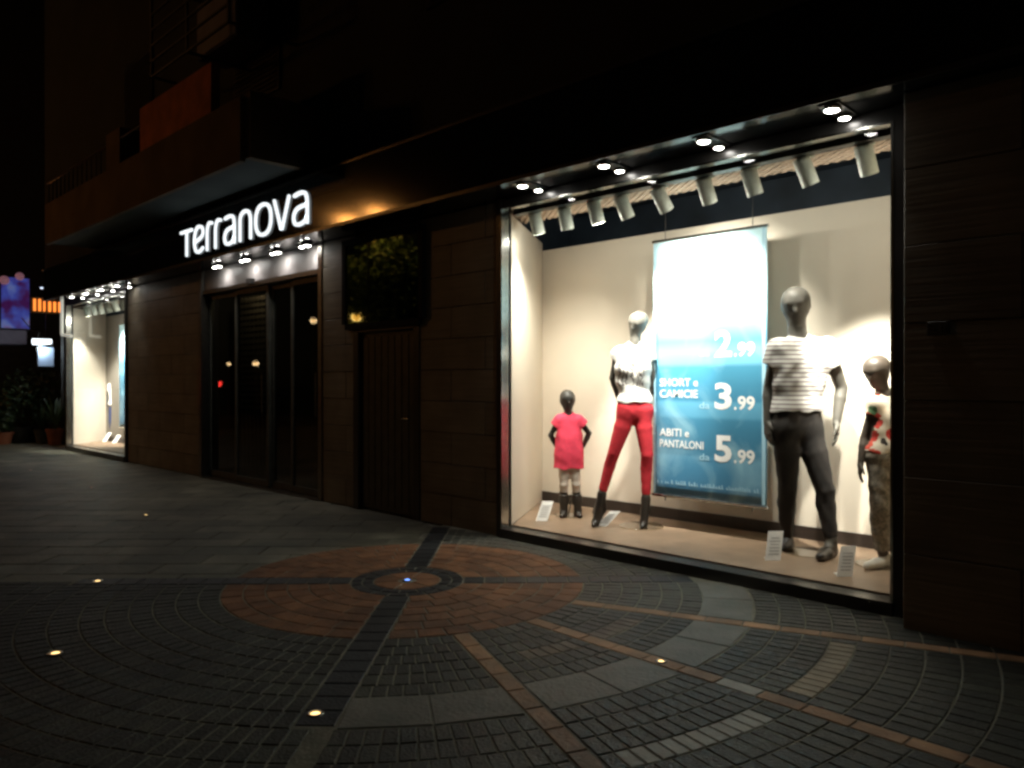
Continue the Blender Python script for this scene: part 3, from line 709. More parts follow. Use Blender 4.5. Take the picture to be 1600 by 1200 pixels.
card(940, 822, 963, 801, 17, 'white price card leaning over between the feet of the woman mannequin')
card(846, 814, 857, 785, 18, 'pale price card by the cream side board left of the girl mannequin')
# ------------------------------------------------------------------ mannequins: distance fields turned into one skin each
def smin(a, b, k):
    h = np.clip(.5+.5*(b-a)/k, 0, 1); return b*(1-h)+a*h-k*h*(1-h)
class Vol:
    def __init__(s, lo, hi, h):
        s.lo = np.array(lo, float); s.h = h; s.n = np.ceil((np.array(hi)-s.lo)/h).astype(int)+1
        s.F = np.full(s.n, .5, np.float32)
    def axes(s, sl): return [s.lo[i]+s.h*np.arange(sl[i].start, sl[i].stop, dtype=np.float32) for i in range(3)]
    def region(s, a, b, r):
        lo = np.minimum(a, b)-r; hi = np.maximum(a, b)+r
        i0 = np.clip(np.floor((lo-s.lo)/s.h).astype(int), 0, s.n-1); i1 = np.clip(np.ceil((hi-s.lo)/s.h).astype(int)+1, 1, s.n)
        return tuple(slice(i0[i], max(i1[i], i0[i]+1)) for i in range(3))
    def seg(s, a, b, ra, rb, k=.02, sy=1., sx=1.):
        a = np.array(a, float); b = np.array(b, float); m = max(ra, rb)*max(1, sx, sy)+k*1.5+.03
        sl = s.region(a, b, m); X, Y, Z = s.axes(sl)
        X = X[:, None, None]-a[0]; Y = Y[None, :, None]-a[1]; Z = Z[None, None, :]-a[2]; d = b-a
        w = np.array([1/sx, 1/sy, 1.]); X, Y = X*w[0], Y*w[1]; d = d*w; L = max(float(d@d), 1e-9)
        t = np.clip((X*d[0]+Y*d[1]+Z*d[2])/L, 0, 1)
        q = np.sqrt((X-t*d[0])**2+(Y-t*d[1])**2+(Z-t*d[2])**2)-(ra+(rb-ra)*t)
        q = q*min(1, sx, sy) if min(sx, sy) < 1 else q
        s.F[sl] = smin(s.F[sl], q.astype(np.float32), k); return s
    def chain(s, pts, rs, k=.02, **kw):
        for i in range(len(pts)-1): s.seg(pts[i], pts[i+1], rs[i], rs[i+1], k, **kw)
        return s
    def like(s): v = Vol.__new__(Vol); v.lo, v.h, v.n = s.lo, s.h, s.n; v.F = np.full(s.n, .5, np.float32); return v
    def union(s, o, k=.02): s.F = smin(s.F, o.F, k); return s
    def grid(s):
        return [(s.lo[i]+s.h*np.arange(s.n[i], dtype=np.float32)).reshape([-1 if j == i else 1 for j in range(3)]) for i in range(3)]
    def plane(s, p, n):                                    # keep the side the normal points away from
        X, Y, Z = s.grid(); p = np.array(p, float); n = np.array(n, float); n = n/np.linalg.norm(n)
        s.F = np.maximum(s.F, ((X-p[0])*n[0]+(Y-p[1])*n[1]+(Z-p[2])*n[2]).astype(np.float32)); return s
    def folds(s, fn):
        X, Y, Z = s.grid(); m = np.abs(s.F) < .06; f = fn(X, Y, Z)+np.zeros(s.n, np.float32); s.F = np.where(m, s.F+f, s.F).astype(np.float32); return s
    def mesh(s, name, U=None):
        F = s.F; F = F.copy(); F[0] = F[-1] = .5; F[:, 0] = F[:, -1] = .5; F[:, :, 0] = F[:, :, -1] = .5
        S = F < 0; c = np.zeros(tuple(s.n-1), np.uint8); nx, ny, nz = s.n-1
        for i in (0, 1):
            for j in (0, 1):
                for k in (0, 1): c += S[i:i+nx, j:j+ny, k:k+nz]
        act = np.argwhere((c > 0) & (c < 8)); idx = -np.ones(tuple(s.n-1), np.int32); idx[tuple(act.T)] = np.arange(len(act))
        acc = np.zeros((len(act), 3)); cnt = np.zeros(len(act))
        cor = [(i, j, k) for i in (0, 1) for j in (0, 1) for k in (0, 1)]
        V = {q: F[act[:, 0]+q[0], act[:, 1]+q[1], act[:, 2]+q[2]] for q in cor}
        for q in cor:
            for ax in range(3):
                if q[ax]: continue
                r = list(q); r[ax] = 1; a, b = V[q], V[tuple(r)]; m = (a < 0) != (b < 0)
                t = np.where(m, a/np.where(m, a-b, 1), 0); p = np.tile(np.array(q, float), (len(act), 1)); p[:, ax] = t
                acc += p*m[:, None]; cnt += m
        co = s.lo+s.h*(act+acc/cnt[:, None]); quads = []
        for ax in range(3):
            sh = [slice(None)]*3; s2 = list(sh); sh[ax] = slice(0, -1); s2[ax] = slice(1, None)
            A, B = S[tuple(sh)], S[tuple(s2)]; e = np.argwhere(A != B); flip = A[tuple(e.T)]
            o1, o2 = [i for i in range(3) if i != ax]
            def g(d1, d2):
                q = e.copy(); q[:, o1] -= d1; q[:, o2] -= d2; return idx[tuple(q.T)]
            Q = np.stack([g(1, 1), g(0, 1), g(0, 0), g(1, 0)], 1)
            if ax == 1: flip = ~flip
            Q[~flip] = Q[~flip][:, ::-1]; quads.append(Q)
        Q = np.concatenate(quads)
        if U is not None:                                  # open the garment where it was cut off
            ce = co[Q].mean(1); gi = np.clip(np.round((ce-s.lo)/s.h).astype(int), 0, s.n-1)
            Q = Q[U[tuple(gi.T)] > -.75*s.h]
        used = np.unique(Q); re = -np.ones(len(co), np.int64); re[used] = np.arange(len(used)); co = co[used]; Q = re[Q]
        for _ in range(2):                                 # two light smoothing passes
            a = np.zeros_like(co); n = np.zeros(len(co))
            for i in range(4):
                np.add.at(a, Q[:, i], co[Q[:, (i+1) % 4]]); np.add.at(n, Q[:, i], 1)
                np.add.at(a, Q[:, i], co[Q[:, (i-1) % 4]]); np.add.at(n, Q[:, i], 1)
            co = co*.5+.5*a/np.maximum(n, 1)[:, None]
        me = bpy.data.meshes.new(name); me.vertices.add(len(co)); me.vertices.foreach_set('co', co.astype(np.float32).ravel())
        me.loops.add(len(Q)*4); me.loops.foreach_set('vertex_index', Q.astype(np.int32).ravel()); me.polygons.add(len(Q))
        me.polygons.foreach_set('loop_start', np.arange(0, len(Q)*4, 4, dtype=np.int32)); me.polygons.foreach_set('loop_total', np.full(len(Q), 4, np.int32))
        me.update(calc_edges=True); me.validate(); me.shade_smooth(); return me

def skinmat(name, c, rough): return mat(name, c, rough, .08, 5, spec=.35)
M['skin'] = skinmat('satin grey brown mannequin skin', (.105, .097, .083), .52)
M['skin_d'] = skinmat('dark bronze mannequin skin', (.055, .043, .033), .45)
M['skin_g'] = skinmat('dark grey mannequin skin', (.045, .042, .037), .45)
def tex_mat(name, rough=.85): 
    m = bpy.data.materials.new(name); m.use_nodes = True; b = m.node_tree.nodes['Principled BSDF']; b.inputs['Roughness'].default_value = rough
    b.inputs['Sheen Weight'].default_value = .1
    return m, m.node_tree.nodes, m.node_tree.links, b
def stripes():
    m, N, L, b = tex_mat('white tee cloth with thin dark stripes')
    tc = N.new('ShaderNodeTexCoord'); sp = N.new('ShaderNodeSeparateXYZ'); no = N.new('ShaderNodeTexNoise'); no.inputs['Scale'].default_value = 5
    L.new(tc.outputs['Object'], sp.inputs[0]); L.new(tc.outputs['Object'], no.inputs['Vector'])
    a = N.new('ShaderNodeMath'); a.operation = 'MULTIPLY_ADD'; a.inputs[1].default_value = .010; L.new(no.outputs['Fac'], a.inputs[0]); L.new(sp.outputs['Z'], a.inputs[2])
    d = N.new('ShaderNodeMath'); d.operation = 'DIVIDE'; d.inputs[1].default_value = .032; L.new(a.outputs[0], d.inputs[0])
    f = N.new('ShaderNodeMath'); f.operation = 'FRACT'; L.new(d.outputs[0], f.inputs[0])
    g = N.new('ShaderNodeMath'); g.operation = 'LESS_THAN'; g.inputs[1].default_value = .30; L.new(f.outputs[0], g.inputs[0])
    hi = N.new('ShaderNodeMath'); hi.operation = 'LESS_THAN'; hi.inputs[1].default_value = 1.56; L.new(sp.outputs['Z'], hi.inputs[0])
    mu = N.new('ShaderNodeMath'); mu.operation = 'MULTIPLY'; L.new(g.outputs[0], mu.inputs[0]); L.new(hi.outputs[0], mu.inputs[1])
    mx = N.new('ShaderNodeMix'); mx.data_type = 'RGBA'; mx.inputs['A'].default_value = (.74, .72, .68, 1); mx.inputs['B'].default_value = (.24, .19, .19, 1)
    L.new(mu.outputs[0], mx.inputs['Factor']); L.new(mx.outputs['Result'], b.inputs['Base Color']); return m
def scribble():
    m, N, L, b = tex_mat('white tee cloth with dark scribbled print')
    tc = N.new('ShaderNodeTexCoord'); mp = N.new('ShaderNodeMapping'); mp.inputs['Scale'].default_value = (1, .0, .8); L.new(tc.outputs['Object'], mp.inputs[0])
    wv = N.new('ShaderNodeTexWave'); wv.inputs['Scale'].default_value = 9; wv.inputs['Distortion'].default_value = 14; wv.inputs['Detail'].default_value = 3; wv.inputs['Detail Scale'].default_value = 1.6; L.new(mp.outputs[0], wv.inputs['Vector'])
    g = N.new('ShaderNodeMath'); g.operation = 'LESS_THAN'; g.inputs[1].default_value = .38; L.new(wv.outputs['Fac'], g.inputs[0])
    sp = N.new('ShaderNodeSeparateXYZ'); L.new(tc.outputs['Object'], sp.inputs[0])
    def band(sock, lo, hi):
        a = N.new('ShaderNodeMath'); a.operation = 'GREATER_THAN'; a.inputs[1].default_value = lo; L.new(sock, a.inputs[0])
        c = N.new('ShaderNodeMath'); c.operation = 'LESS_THAN'; c.inputs[1].default_value = hi; L.new(sock, c.inputs[0])
        q = N.new('ShaderNodeMath'); q.operation = 'MULTIPLY'; L.new(a.outputs[0], q.inputs[0]); L.new(c.outputs[0], q.inputs[1]); return q.outputs[0]
    fac = g.outputs[0]
    for s_, lo, hi in (('X', -.115, .10), ('Z', 1.21, 1.44), ('Y', -1, .0)):
        q = N.new('ShaderNodeMath'); q.operation = 'MULTIPLY'; L.new(fac, q.inputs[0]); L.new(band(sp.outputs[s_], lo, hi), q.inputs[1]); fac = q.outputs[0]
    mx = N.new('ShaderNodeMix'); mx.data_type = 'RGBA'; mx.inputs['A'].default_value = (.76, .73, .68, 1); mx.inputs['B'].default_value = (.20, .17, .16, 1)
    L.new(fac, mx.inputs['Factor']); L.new(mx.outputs['Result'], b.inputs['Base Color']); return m
def floral():
    m, N, L, b = tex_mat('cream shirt cloth with red, black and green flowers')
    tc = N.new('ShaderNodeTexCoord'); vo = N.new('ShaderNodeTexVoronoi'); vo.inputs['Scale'].default_value = 12; L.new(tc.outputs['Object'], vo.inputs['Vector'])
    no = N.new('ShaderNodeTexNoise'); no.inputs['Scale'].default_value = 30; L.new(tc.outputs['Object'], no.inputs['Vector'])
    ad = N.new('ShaderNodeMath'); ad.operation = 'MULTIPLY_ADD'; ad.inputs[1].default_value = .5; L.new(no.outputs['Fac'], ad.inputs[0]); L.new(vo.outputs['Distance'], ad.inputs[2])
    lt = N.new('ShaderNodeMath'); lt.operation = 'LESS_THAN'; lt.inputs[1].default_value = .72; L.new(ad.outputs[0], lt.inputs[0])
    sp = N.new('ShaderNodeSeparateColor'); L.new(vo.outputs['Color'], sp.inputs[0])
    cr = N.new('ShaderNodeValToRGB'); cr.color_ramp.interpolation = 'CONSTANT'; e = cr.color_ramp.elements; e[0].color = (.45, .03, .02, 1); e[1].position = .32; e[1].color = (.62, .50, .36, 1)
    for p_, c_ in ((.45, (.02, .015, .012)), (.6, (.55, .07, .04)), (.75, (.06, .13, .05)), (.88, (.62, .52, .38))): q = e.new(p_); q.color = (*c_, 1)
    L.new(sp.outputs[0], cr.inputs[0])
    mx = N.new('ShaderNodeMix'); mx.data_type = 'RGBA'; mx.inputs['A'].default_value = (.62, .54, .42, 1); L.new(cr.outputs[0], mx.inputs['B'])
    L.new(lt.outputs[0], mx.inputs['Factor']); L.new(mx.outputs['Result'], b.inputs['Base Color']); return m
M['stripes'] = stripes(); M['scribble'] = scribble(); M['floral'] = floral()
def cloth(n, c, v=.12, s=30): return mat(n, c, .85, v, s, bump=.15, bscale=300)
M['jeans'] = cloth('charcoal brown trousers cloth', (.024, .020, .018), .35, 9)
M['red'] = cloth('bright red trousers cloth', (.56, .022, .035))
M['pink'] = cloth('coral pink dress cloth', (.80, .055, .11))
M['legging'] = cloth('pale leggings cloth', (.62, .55, .47))
M['khaki'] = cloth('grey brown patterned trousers cloth', (.20, .17, .13), .55, 45)
M['shoe'] = mat('dark leather', (.03, .024, .02), .35, .2, 20)
M['paleshoe'] = mat('pale canvas shoe', (.6, .58, .52), .6, .1, 30)

class Fig:
    def __init__(s, bpx, bpy_, label, name='mannequin', h=.0065, zf=FZ):
        s.B = on_z(bpx, bpy_, zf); s.D0 = -CA*s.B.x+SA*(s.B.y+DIST); s.X0 = (bpx-800)/F_PX*s.D0; s.zf = zf; s.h = h
        s.root = thing(name, label, 'mannequin', s.B, R_(44.694), 'mannequins in the display windows')
    def J(s, px, py, dy=0.):
        D = s.D0+dy; return np.array([(px-800)/F_PX*D-s.X0, dy, EYE-(py-HZ)*D/F_PX-s.zf])
    def vol(s, pts, pad=.16):
        P_ = np.array(pts); lo = P_.min(0)-pad; hi = P_.max(0)+pad; lo[2] = max(lo[2], -.03); return Vol(lo, hi, s.h)
    def add(s, name, me, m, solid=0, parent=None):
        o = bpy.data.objects.new(name, me); col.objects.link(o); me.materials.append(m); o.parent = parent or s.root
        if solid: so = o.modifiers.new('cloth', 'SOLIDIFY'); so.thickness = solid; so.offset = -1
        return o
def nrm(v): v = np.array(v, float); return v/np.linalg.norm(v)
def head(V, c, face, r, up=(0, 0, 1), detail=True):
    """c = centre of the cranium, face = direction the face looks"""
    f = nrm(face); u = nrm(np.array(up, float)-np.dot(up, f)*f); s_ = np.cross(f, u)
    V.seg(c-f*r*.28+u*r*.12, c+f*r*.05+u*r*.12, r*.93, r*.90, .02)                 # cranium
    V.seg(c+f*r*.12+u*r*.1, c+f*r*.26-u*r*1.02, r*.80, r*.50, .03)                # face down to the chin
    V.seg(c-u*r*.5-s_*r*.35, c+f*r*.25-u*r*.95, r*.50, r*.40, .03); V.seg(c-u*r*.5+s_*r*.35, c+f*r*.25-u*r*.95, r*.50, r*.40, .03)   # jaw
    if detail:
        V.seg(c+f*r*.86-u*r*.02, c+f*r*1.06-u*r*.38, r*.09, r*.13, .02)          # nose
        V.seg(c+f*r*.80+u*r*.12-s_*r*.4, c+f*r*.80+u*r*.12+s_*r*.4, r*.10, r*.10, .03)   # brow
        V.seg(c+f*r*.80-u*r*.66-s_*r*.15, c+f*r*.80-u*r*.66+s_*r*.15, r*.07, r*.07, .015)  # lips
        for q in (-1, 1): V.seg(c+s_*q*r*.82-u*r*.05, c+s_*q*r*.86-u*r*.38-f*r*.05, r*.13, r*.10, .012)   # ears
def hand(V, wr, d, side, s=1., thumb=None, curl=.35):
    """d = pointing direction, side = direction across the knuckles (towards the index finger)"""
    d = nrm(d); w_ = nrm(np.array(side, float)-np.dot(side, d)*d); n = np.cross(d, w_)
    if thumb is not None and np.dot(n, thumb) < 0: n = -n       # n = palm side
    L = .085*s
    for i, (o, ln) in enumerate(((.030, .068), (.010, .076), (-.010, .070), (-.029, .054))):
        k0 = wr+w_*o*.55*s+d*.012*s; k1 = wr+d*L*(1-.07*abs(i-1))+w_*o*s
        V.seg(k0, k1, .0165*s, .0135*s, .012)
        m1 = k1+nrm(d+n*curl*.6+w_*o*1.5)*ln*.55*s; m2 = m1+nrm(d+n*curl*1.8)*ln*.5*s
        V.seg(k1, m1, .0105*s, .0095*s, .004); V.seg(m1, m2, .0095*s, .0078*s, .004)
    t0 = wr+d*.02*s+w_*.026*s; t1 = t0+nrm(d*.8+w_*.65+n*.3)*.045*s; t2 = t1+nrm(d+w_*.15+n*.4)*.038*s
    V.seg(t0, t1, .016*s, .0125*s, .01); V.seg(t1, t2, .012*s, .009*s, .004)
def torso(V, j, q, off=0.):
    """j: joints; q: sizes in metres"""
    sh = (j['sl']+j['sr'])/2; ax = nrm(j['sr']-j['sl']); hm = (j['hl']+j['hr'])/2; ah = nrm(j['hr']-j['hl'])
    W = np.linalg.norm(j['sr']-j['sl'])/2
    V.seg(j['sl']+ax*.02, j['sr']-ax*.02, q['cl']+off, q['cl']+off, .05, sy=.85)
    c = j['chest']; V.seg(c-ax*q['cw'], c+ax*q['cw'], q['cr']+off, q['cr']+off, .06, sy=.82)
    if q.get('bust'):
        for s_ in (-1, 1): V.seg(c+ax*s_*q['cw']*.95+np.array([0, -q['cr']*.55, -.01]), c+ax*s_*q['cw']*.9+np.array([0, -q['cr']*.62, -.03]), q['bust']+off, q['bust']+off, .03)
    w_ = j['waist']; V.seg(w_-ah*q['ww'], w_+ah*q['ww'], q['wr']+off, q['wr']+off, .07, sy=.8)
    V.seg((c+w_)/2-ah*(q['cw']+q['ww'])/2, (c+w_)/2+ah*(q['cw']+q['ww'])/2, (q['cr']+q['wr'])/2+off, (q['cr']+q['wr'])/2+off, .05, sy=.8)
    V.seg(j['hl'], j['hr'], q['hr']+off, q['hr']+off, .06, sy=.9)
    V.seg((w_+hm)/2-ah*q['ww'], (w_+hm)/2+ah*q['ww'], (q['wr']+q['hr'])/2+off, (q['wr']+q['hr'])/2+off, .05, sy=.85)
    # trapezius
    V.seg(j['neck']+np.array([0, .015, -.02]), (sh+j['sl'])/2, q['cl']*.75+off, q['cl']*.7+off, .04); V.seg(j['neck']+np.array([0, .015, -.02]), (sh+j['sr'])/2, q['cl']*.75+off, q['cl']*.7+off, .04)
def arm(V, j, s, q, off=0., lower=True):
    a, e, w_ = j['s'+s], j['e'+s], j['w'+s]
    V.seg(a, a+(e-a)*.35, q['dl']+off, q['ua']+off, .03); V.seg(a+(e-a)*.35, e, q['ua']+off, q['el']+off, .006)
    if lower: m_ = e+(w_-e)*.3; V.seg(e, m_, q['el']+off, q['fa']+off, .006); V.seg(m_, w_, q['fa']+off, q['wrist']+off, .006)
def leg(V, j, s, q, off=0., off2=None):
    off2 = off if off2 is None else off2
    h, k, a = j['h'+s], j['k'+s], j['a'+s]
    V.seg(h, h+(k-h)*.4, q['th']+off, q['tm']+off, .05); V.seg(h+(k-h)*.4, k, q['tm']+off, q['kn']+off2, .006)
    m_ = k+(a-k)*.32+np.array([0, .018, 0]); V.seg(k, m_, q['kn']+off2, q['cf']+off2, .006); V.seg(m_, a, q['cf']+off2, q['an']+off2, .006)
def tee(f, j, q, off, sleeve, hem, neckz, m, foldf, name='tshirt', skirt=None, loose=0.):
    def build(cut):
        V = f.vol([j['sl'], j['sr'], j['hl'], j['hr'], j['neck'], j['sl']+(j['el']-j['sl'])*(sleeve+.1), j['sr']+(j['er']-j['sr'])*(sleeve+.1), np.array([0, 0, hem-.05])], .2)
        torso(V, j, q, off)
        if skirt: 
            for a, b, ra, rb in skirt: V.seg(a, b, ra, rb, .05, sy=.8)
        if loose: 
            hm = (j['hl']+j['hr'])/2; ax = nrm(j['hr']-j['hl']); V.seg(np.array([hm[0], hm[1], hem])-ax*q['ww']*1.1, np.array([hm[0], hm[1], hem])+ax*q['ww']*1.1, q['hr']+loose, q['hr']+loose, .05, sy=.85)
        for s_ in 'lr':
            A = V.like(); a, e = j['s'+s_], j['e'+s_]; d = nrm(e-a)
            A.seg(a, a+(e-a)*.4, q['dl']+off+.006, q['ua']+off+.014, .03).seg(a+(e-a)*.4, e, q['ua']+off+.014, q['el']+off+.02, .03)
            if cut: A.plane(a+(e-a)*sleeve, d)
            V.union(A, .025)
        V.folds(foldf)
        if cut:
            X, Y, Z = V.grid(); hz = hem+.006*np.sin(X*31)+.004*np.sin(X*57+1); V.F = np.maximum(V.F, hz-Z).astype(np.float32)
            nc = j['neck']+np.array([0, -.05, .0]); V.F = np.maximum(V.F, (neckz[1]-np.sqrt((X-nc[0])**2+((Y-nc[1])*.8)**2+((Z-(nc[2]+neckz[0]))*1.0)**2))).astype(np.float32)
        return V
    U = build(False); C = build(True); return f.add(name, C.mesh(name, U.F), m, .004)
def pants(f, j, q, off, hemt, top, m, foldf, name='trousers', off2=None):
    def build(cut):
        V = f.vol([j['hl'], j['hr'], j['kl'], j['kr'], j['al'], j['ar'], np.array([0, 0, top+.05])], .2)
        torso(V, j, q, off+.002)
        for s_ in 'lr':
            A = V.like(); leg(A, j, s_, q, off, off2)
            k, a = j['k'+s_], j['a'+s_]
            if cut: A.plane(k+(a-k)*hemt, a-k)
            V.union(A, .035)
        V.folds(foldf)
        if cut: V.plane((0, 0, top), (0, 0, 1))
        return V
    U = build(False); C = build(True); return f.add(name, C.mesh(name, U.F), m, .003)
def base_plate(f, x, y, r, rod=None, zf=0.):
    b = MB(); b.lathe([(r-.002, .001), (r, .003), (r, .008), (r-.002, .010)], c=(x, y, 0), n=40); b.build('base_plate', M['acry'], f.root, world=False)
    if rod is not None: MB().tube([(x, y, .008), tuple(rod)], .007, 8).build('support_rod', M['chrome'], f.root, world=False)

# --- man
f = Fig(1262, 867, 'tall man mannequin in a striped white tee and dark trousers, right of the banner')
j = dict(neck=f.J(1247, 524, .02), sl=f.J(1216, 546, -.01), sr=f.J(1292, 545, .03), chest=f.J(1250, 570, .0), waist=f.J(1245, 628, .0), hl=f.J(1229, 668, -.01), hr=f.J(1262, 669, .02),
         el=f.J(1202, 604, .06), wl=f.J(1199, 660, .03), er=f.J(1315, 606, .06), wr=f.J(1307, 661, .0),
         kl=f.J(1231, 760, .03), al=f.J(1230, 838, .16), kr=f.J(1289, 765, -.06), ar=f.J(1299, 842, -.07))
q = dict(cl=.062, cw=.098, cr=.110, ww=.052, wr=.104, hr=.100, dl=.066, ua=.052, el=.042, fa=.044, wrist=.028, th=.088, tm=.084, kn=.060, cf=.060, an=.038)
tl = f.J(1224, 861, .10); tr_ = f.J(1282, 882, -.21)
tl[2] = .03; tr_[2] = .028; hl_ = j['al']+np.array([.01, .02, 0]); hl_[2] = .04; hr_ = j['ar']+np.array([.01, .03, 0]); hr_[2] = .038
V = f.vol([j[k] for k in j]+[f.J(1244, 448), tl, tr_, f.J(1198, 700), f.J(1305, 700)], .14)
torso(V, j, q); arm(V, j, 'l', q); arm(V, j, 'r', q); leg(V, j, 'l', q); leg(V, j, 'r', q)
hc = f.J(1243, 473, .0); V.seg(j['neck']+np.array([0, .01, -.03]), hc+np.array([.01, .02, -.07]), .068, .062, .03)
head(V, hc, (-.35, -.85, -.22), .108, up=(-.05, 0, 1))
hand(V, j['wr'], (-.05, -.18, -1), (-.25, -1, 0), 1.05, thumb=(-1, 0, 0)); hand(V, j['wl'], (0, -.15, -1), (.2, -1, 0), 1.05, thumb=(1, 0, 0))
for a, hl, t_ in ((j['al'], hl_, tl), (j['ar'], hr_, tr_)): V.seg(a, hl, .038, .036, .02); V.seg(hl, t_, .036, .028, .02, sy=1); V.seg(a-np.array([0, 0, .03]), t_+(hl-t_)*.35, .035, .028, .02)
V.plane((0, 0, .012), (0, 0, -1)); f.add('body', V.mesh('body'), M['skin'])
fold = lambda X, Y, Z: 0.0012*np.sin(44*Z+36*X+3*np.sin(9*X+5*Z))+.0014*np.sin(25*Z-55*X+2*np.sin(14*Z))+.0010*np.sin(80*X+11*Z)
hemz = f.J(1250, 643)[2]
tee(f, j, q, .014, .42, hemz, (.065, .085), M['stripes'], fold, loose=.022)
foldp = lambda X, Y, Z: .0008*np.sin(50*Z+70*X+2.5*np.sin(20*X+8*Y))*(1+.8*np.sin(5*Z))+.0010*np.sin(40*Z-90*X)
pants(f, j, q, .007, .97, hemz+.06, M['jeans'], foldp)
for hl, t_, a in ((hl_, tl, j['al']), (hr_, tr_, j['ar'])):
    V = f.vol([hl, t_, a], .1); V.seg(hl, hl+(t_-hl)*.55, .046, .046, .03); V.seg(hl+(t_-hl)*.55, t_, .046, .034, .03); V.seg(a+np.array([0, 0, -.02]), hl, .044, .042, .03)
    V.plane((0, 0, .011), (0, 0, -1)); f.add('shoe', V.mesh('shoe'), M['shoe'])
base_plate(f, .02, .06, .17)

# --- woman
f = Fig(985, 824, 'woman mannequin in a white printed tee and red trousers, left of the banner')
j = dict(neck=f.J(992, 532, .01), sl=f.J(965.5, 553, .02), sr=f.J(1013, 555, .02), chest=f.J(989, 573, .0), waist=f.J(990, 611, .01), hl=f.J(981, 642, .0), hr=f.J(1003, 642, .0),
         el=f.J(957, 590, .07), wl=f.J(966, 622, .14), er=f.J(1021, 592, .07), wr=f.J(1015, 625, .14),
         kl=f.J(959, 708, .0), al=f.J(940.5, 771, .04), kr=f.J(1011, 711, -.05), ar=f.J(1009.5, 777, -.02))
q = dict(cl=.046, cw=.066, cr=.084, ww=.034, wr=.076, hr=.088, dl=.043, ua=.033, el=.029, fa=.029, wrist=.021, th=.072, tm=.065, kn=.045, cf=.043, an=.030, bust=.044)
bl = f.J(930.5, 812, .03); tl = f.J(927, 818, -.03); br = f.J(1005.5, 823, -.04); tr_ = f.J(1003, 830, -.09)
bl[2] = .035; tl[2] = .018; br[2] = .035; tr_[2] = .018
V = f.vol([j[k] for k in j]+[f.J(996, 485), tl, tr_], .13)
torso(V, j, q); arm(V, j, 'l', q); arm(V, j, 'r', q); leg(V, j, 'l', q); leg(V, j, 'r', q)
hc = f.J(996.5, 503, .0); V.seg(j['neck']+np.array([0, .01, -.03]), hc+np.array([-.012, .01, -.06]), .048, .042, .03)
head(V, hc, (-.62, -.7, -.28), .084, up=(.35, 0, 1))
hand(V, j['wl'], (.5, .1, -.8), (.2, -.6, 0), .9, thumb=(0, 1, 0)); hand(V, j['wr'], (-.5, .1, -.8), (-.2, -.6, 0), .9, thumb=(0, 1, 0))
for a, b_, t_ in ((j['al'], bl, tl), (j['ar'], br, tr_)): V.seg(a, b_, .032, .026, .02); V.seg(b_, t_, .026, .015, .015); V.seg(a+np.array([0, .02, -.02]), b_+np.array([0, .05, .08]), .028, .024, .02)
V.plane((0, 0, .010), (0, 0, -1)); f.add('body', V.mesh('body'), M['skin'])
fold = lambda X, Y, Z: .004*np.sin(30*X+10*Z+2*np.sin(11*Z))+.003*np.sin(52*Z+22*X)
hemz = f.J(990, 629)[2]
tee(f, j, q, .014, .22, hemz, (.045, .075), M['scribble'], fold, loose=.004)
foldp = lambda X, Y, Z: .0011*np.sin(75*Z+35*X+2*np.sin(25*X))*(1+np.sin(4*Z+2))
pants(f, j, q, .007, .93, hemz+.05, M['red'], foldp)
for a, b_, t_ in ((j['al'], bl, tl), (j['ar'], br, tr_)):
    V = f.vol([a, b_, t_], .1); hl = a+np.array([.008, .045, 0]); hl[2] = .13
    V.seg(a+np.array([0, .01, -.015]), hl+np.array([0, -.01, .02]), .037, .036, .03); V.seg(hl, b_, .033, .031, .03); V.seg(b_, t_, .031, .018, .02); V.seg(a+np.array([0, .0, .0]), b_, .037, .030, .02)
    V.seg(hl+np.array([0, .012, -.02]), np.array([hl[0], hl[1]+.012, .015]), .013, .008, .01)
    V.plane((0, 0, .009), (0, 0, -1)); f.add('ankle_boot', V.mesh('ankle_boot'), M['shoe'])
base_plate(f, .10, .03, .19, (.12, .09, .25))

# --- girl
f = Fig(889, 808, 'small girl mannequin in a coral pink dress, nearest the cream side board', h=.0055)
j = dict(neck=f.J(888, 645, .0), sl=f.J(874, 656, .0), sr=f.J(904, 656, .0), chest=f.J(889, 668, .0), waist=f.J(889, 690, .0), hl=f.J(881.5, 712, .0), hr=f.J(897, 712, .0),
         el=f.J(860.5, 680, .03), wl=f.J(871, 700, .05), er=f.J(920.5, 677, .03), wr=f.J(911, 698, .05),
         kl=f.J(881, 757, -.01), al=f.J(881, 798, .0), kr=f.J(900, 757, -.01), ar=f.J(903, 798, .0))
q = dict(cl=.036, cw=.042, cr=.062, ww=.032, wr=.062, hr=.066, dl=.034, ua=.027, el=.024, fa=.025, wrist=.018, th=.052, tm=.047, kn=.036, cf=.037, an=.025)
tl = f.J(878.5, 812, -.07); tr_ = f.J(906, 812, -.07); tl[2] = tr_[2] = .02
V = f.vol([j[k] for k in j]+[f.J(887, 605), tl, tr_], .11)
torso(V, j, q); arm(V, j, 'l', q); arm(V, j, 'r', q); leg(V, j, 'l', q); leg(V, j, 'r', q)
hc = f.J(886.8, 622.5, .0); V.seg(j['neck'], hc+np.array([0, .0, -.06]), .032, .030, .02)
head(V, hc, (.05, -.97, -.1), .074)
hand(V, j['wl'], (.6, .2, -.7), (0, -1, .2), .66, thumb=(1, 0, 0)); hand(V, j['wr'], (-.6, .2, -.7), (0, -1, .2), .66, thumb=(-1, 0, 0))
for a, t_ in ((j['al'], tl), (j['ar'], tr_)): h_ = a.copy(); h_[2] = .026; h_[1] += .01; V.seg(a, h_, .025, .025, .02); V.seg(h_, t_, .025, .019, .015)
V.plane((0, 0, .008), (0, 0, -1)); f.add('body', V.mesh('body'), M['skin_g'])
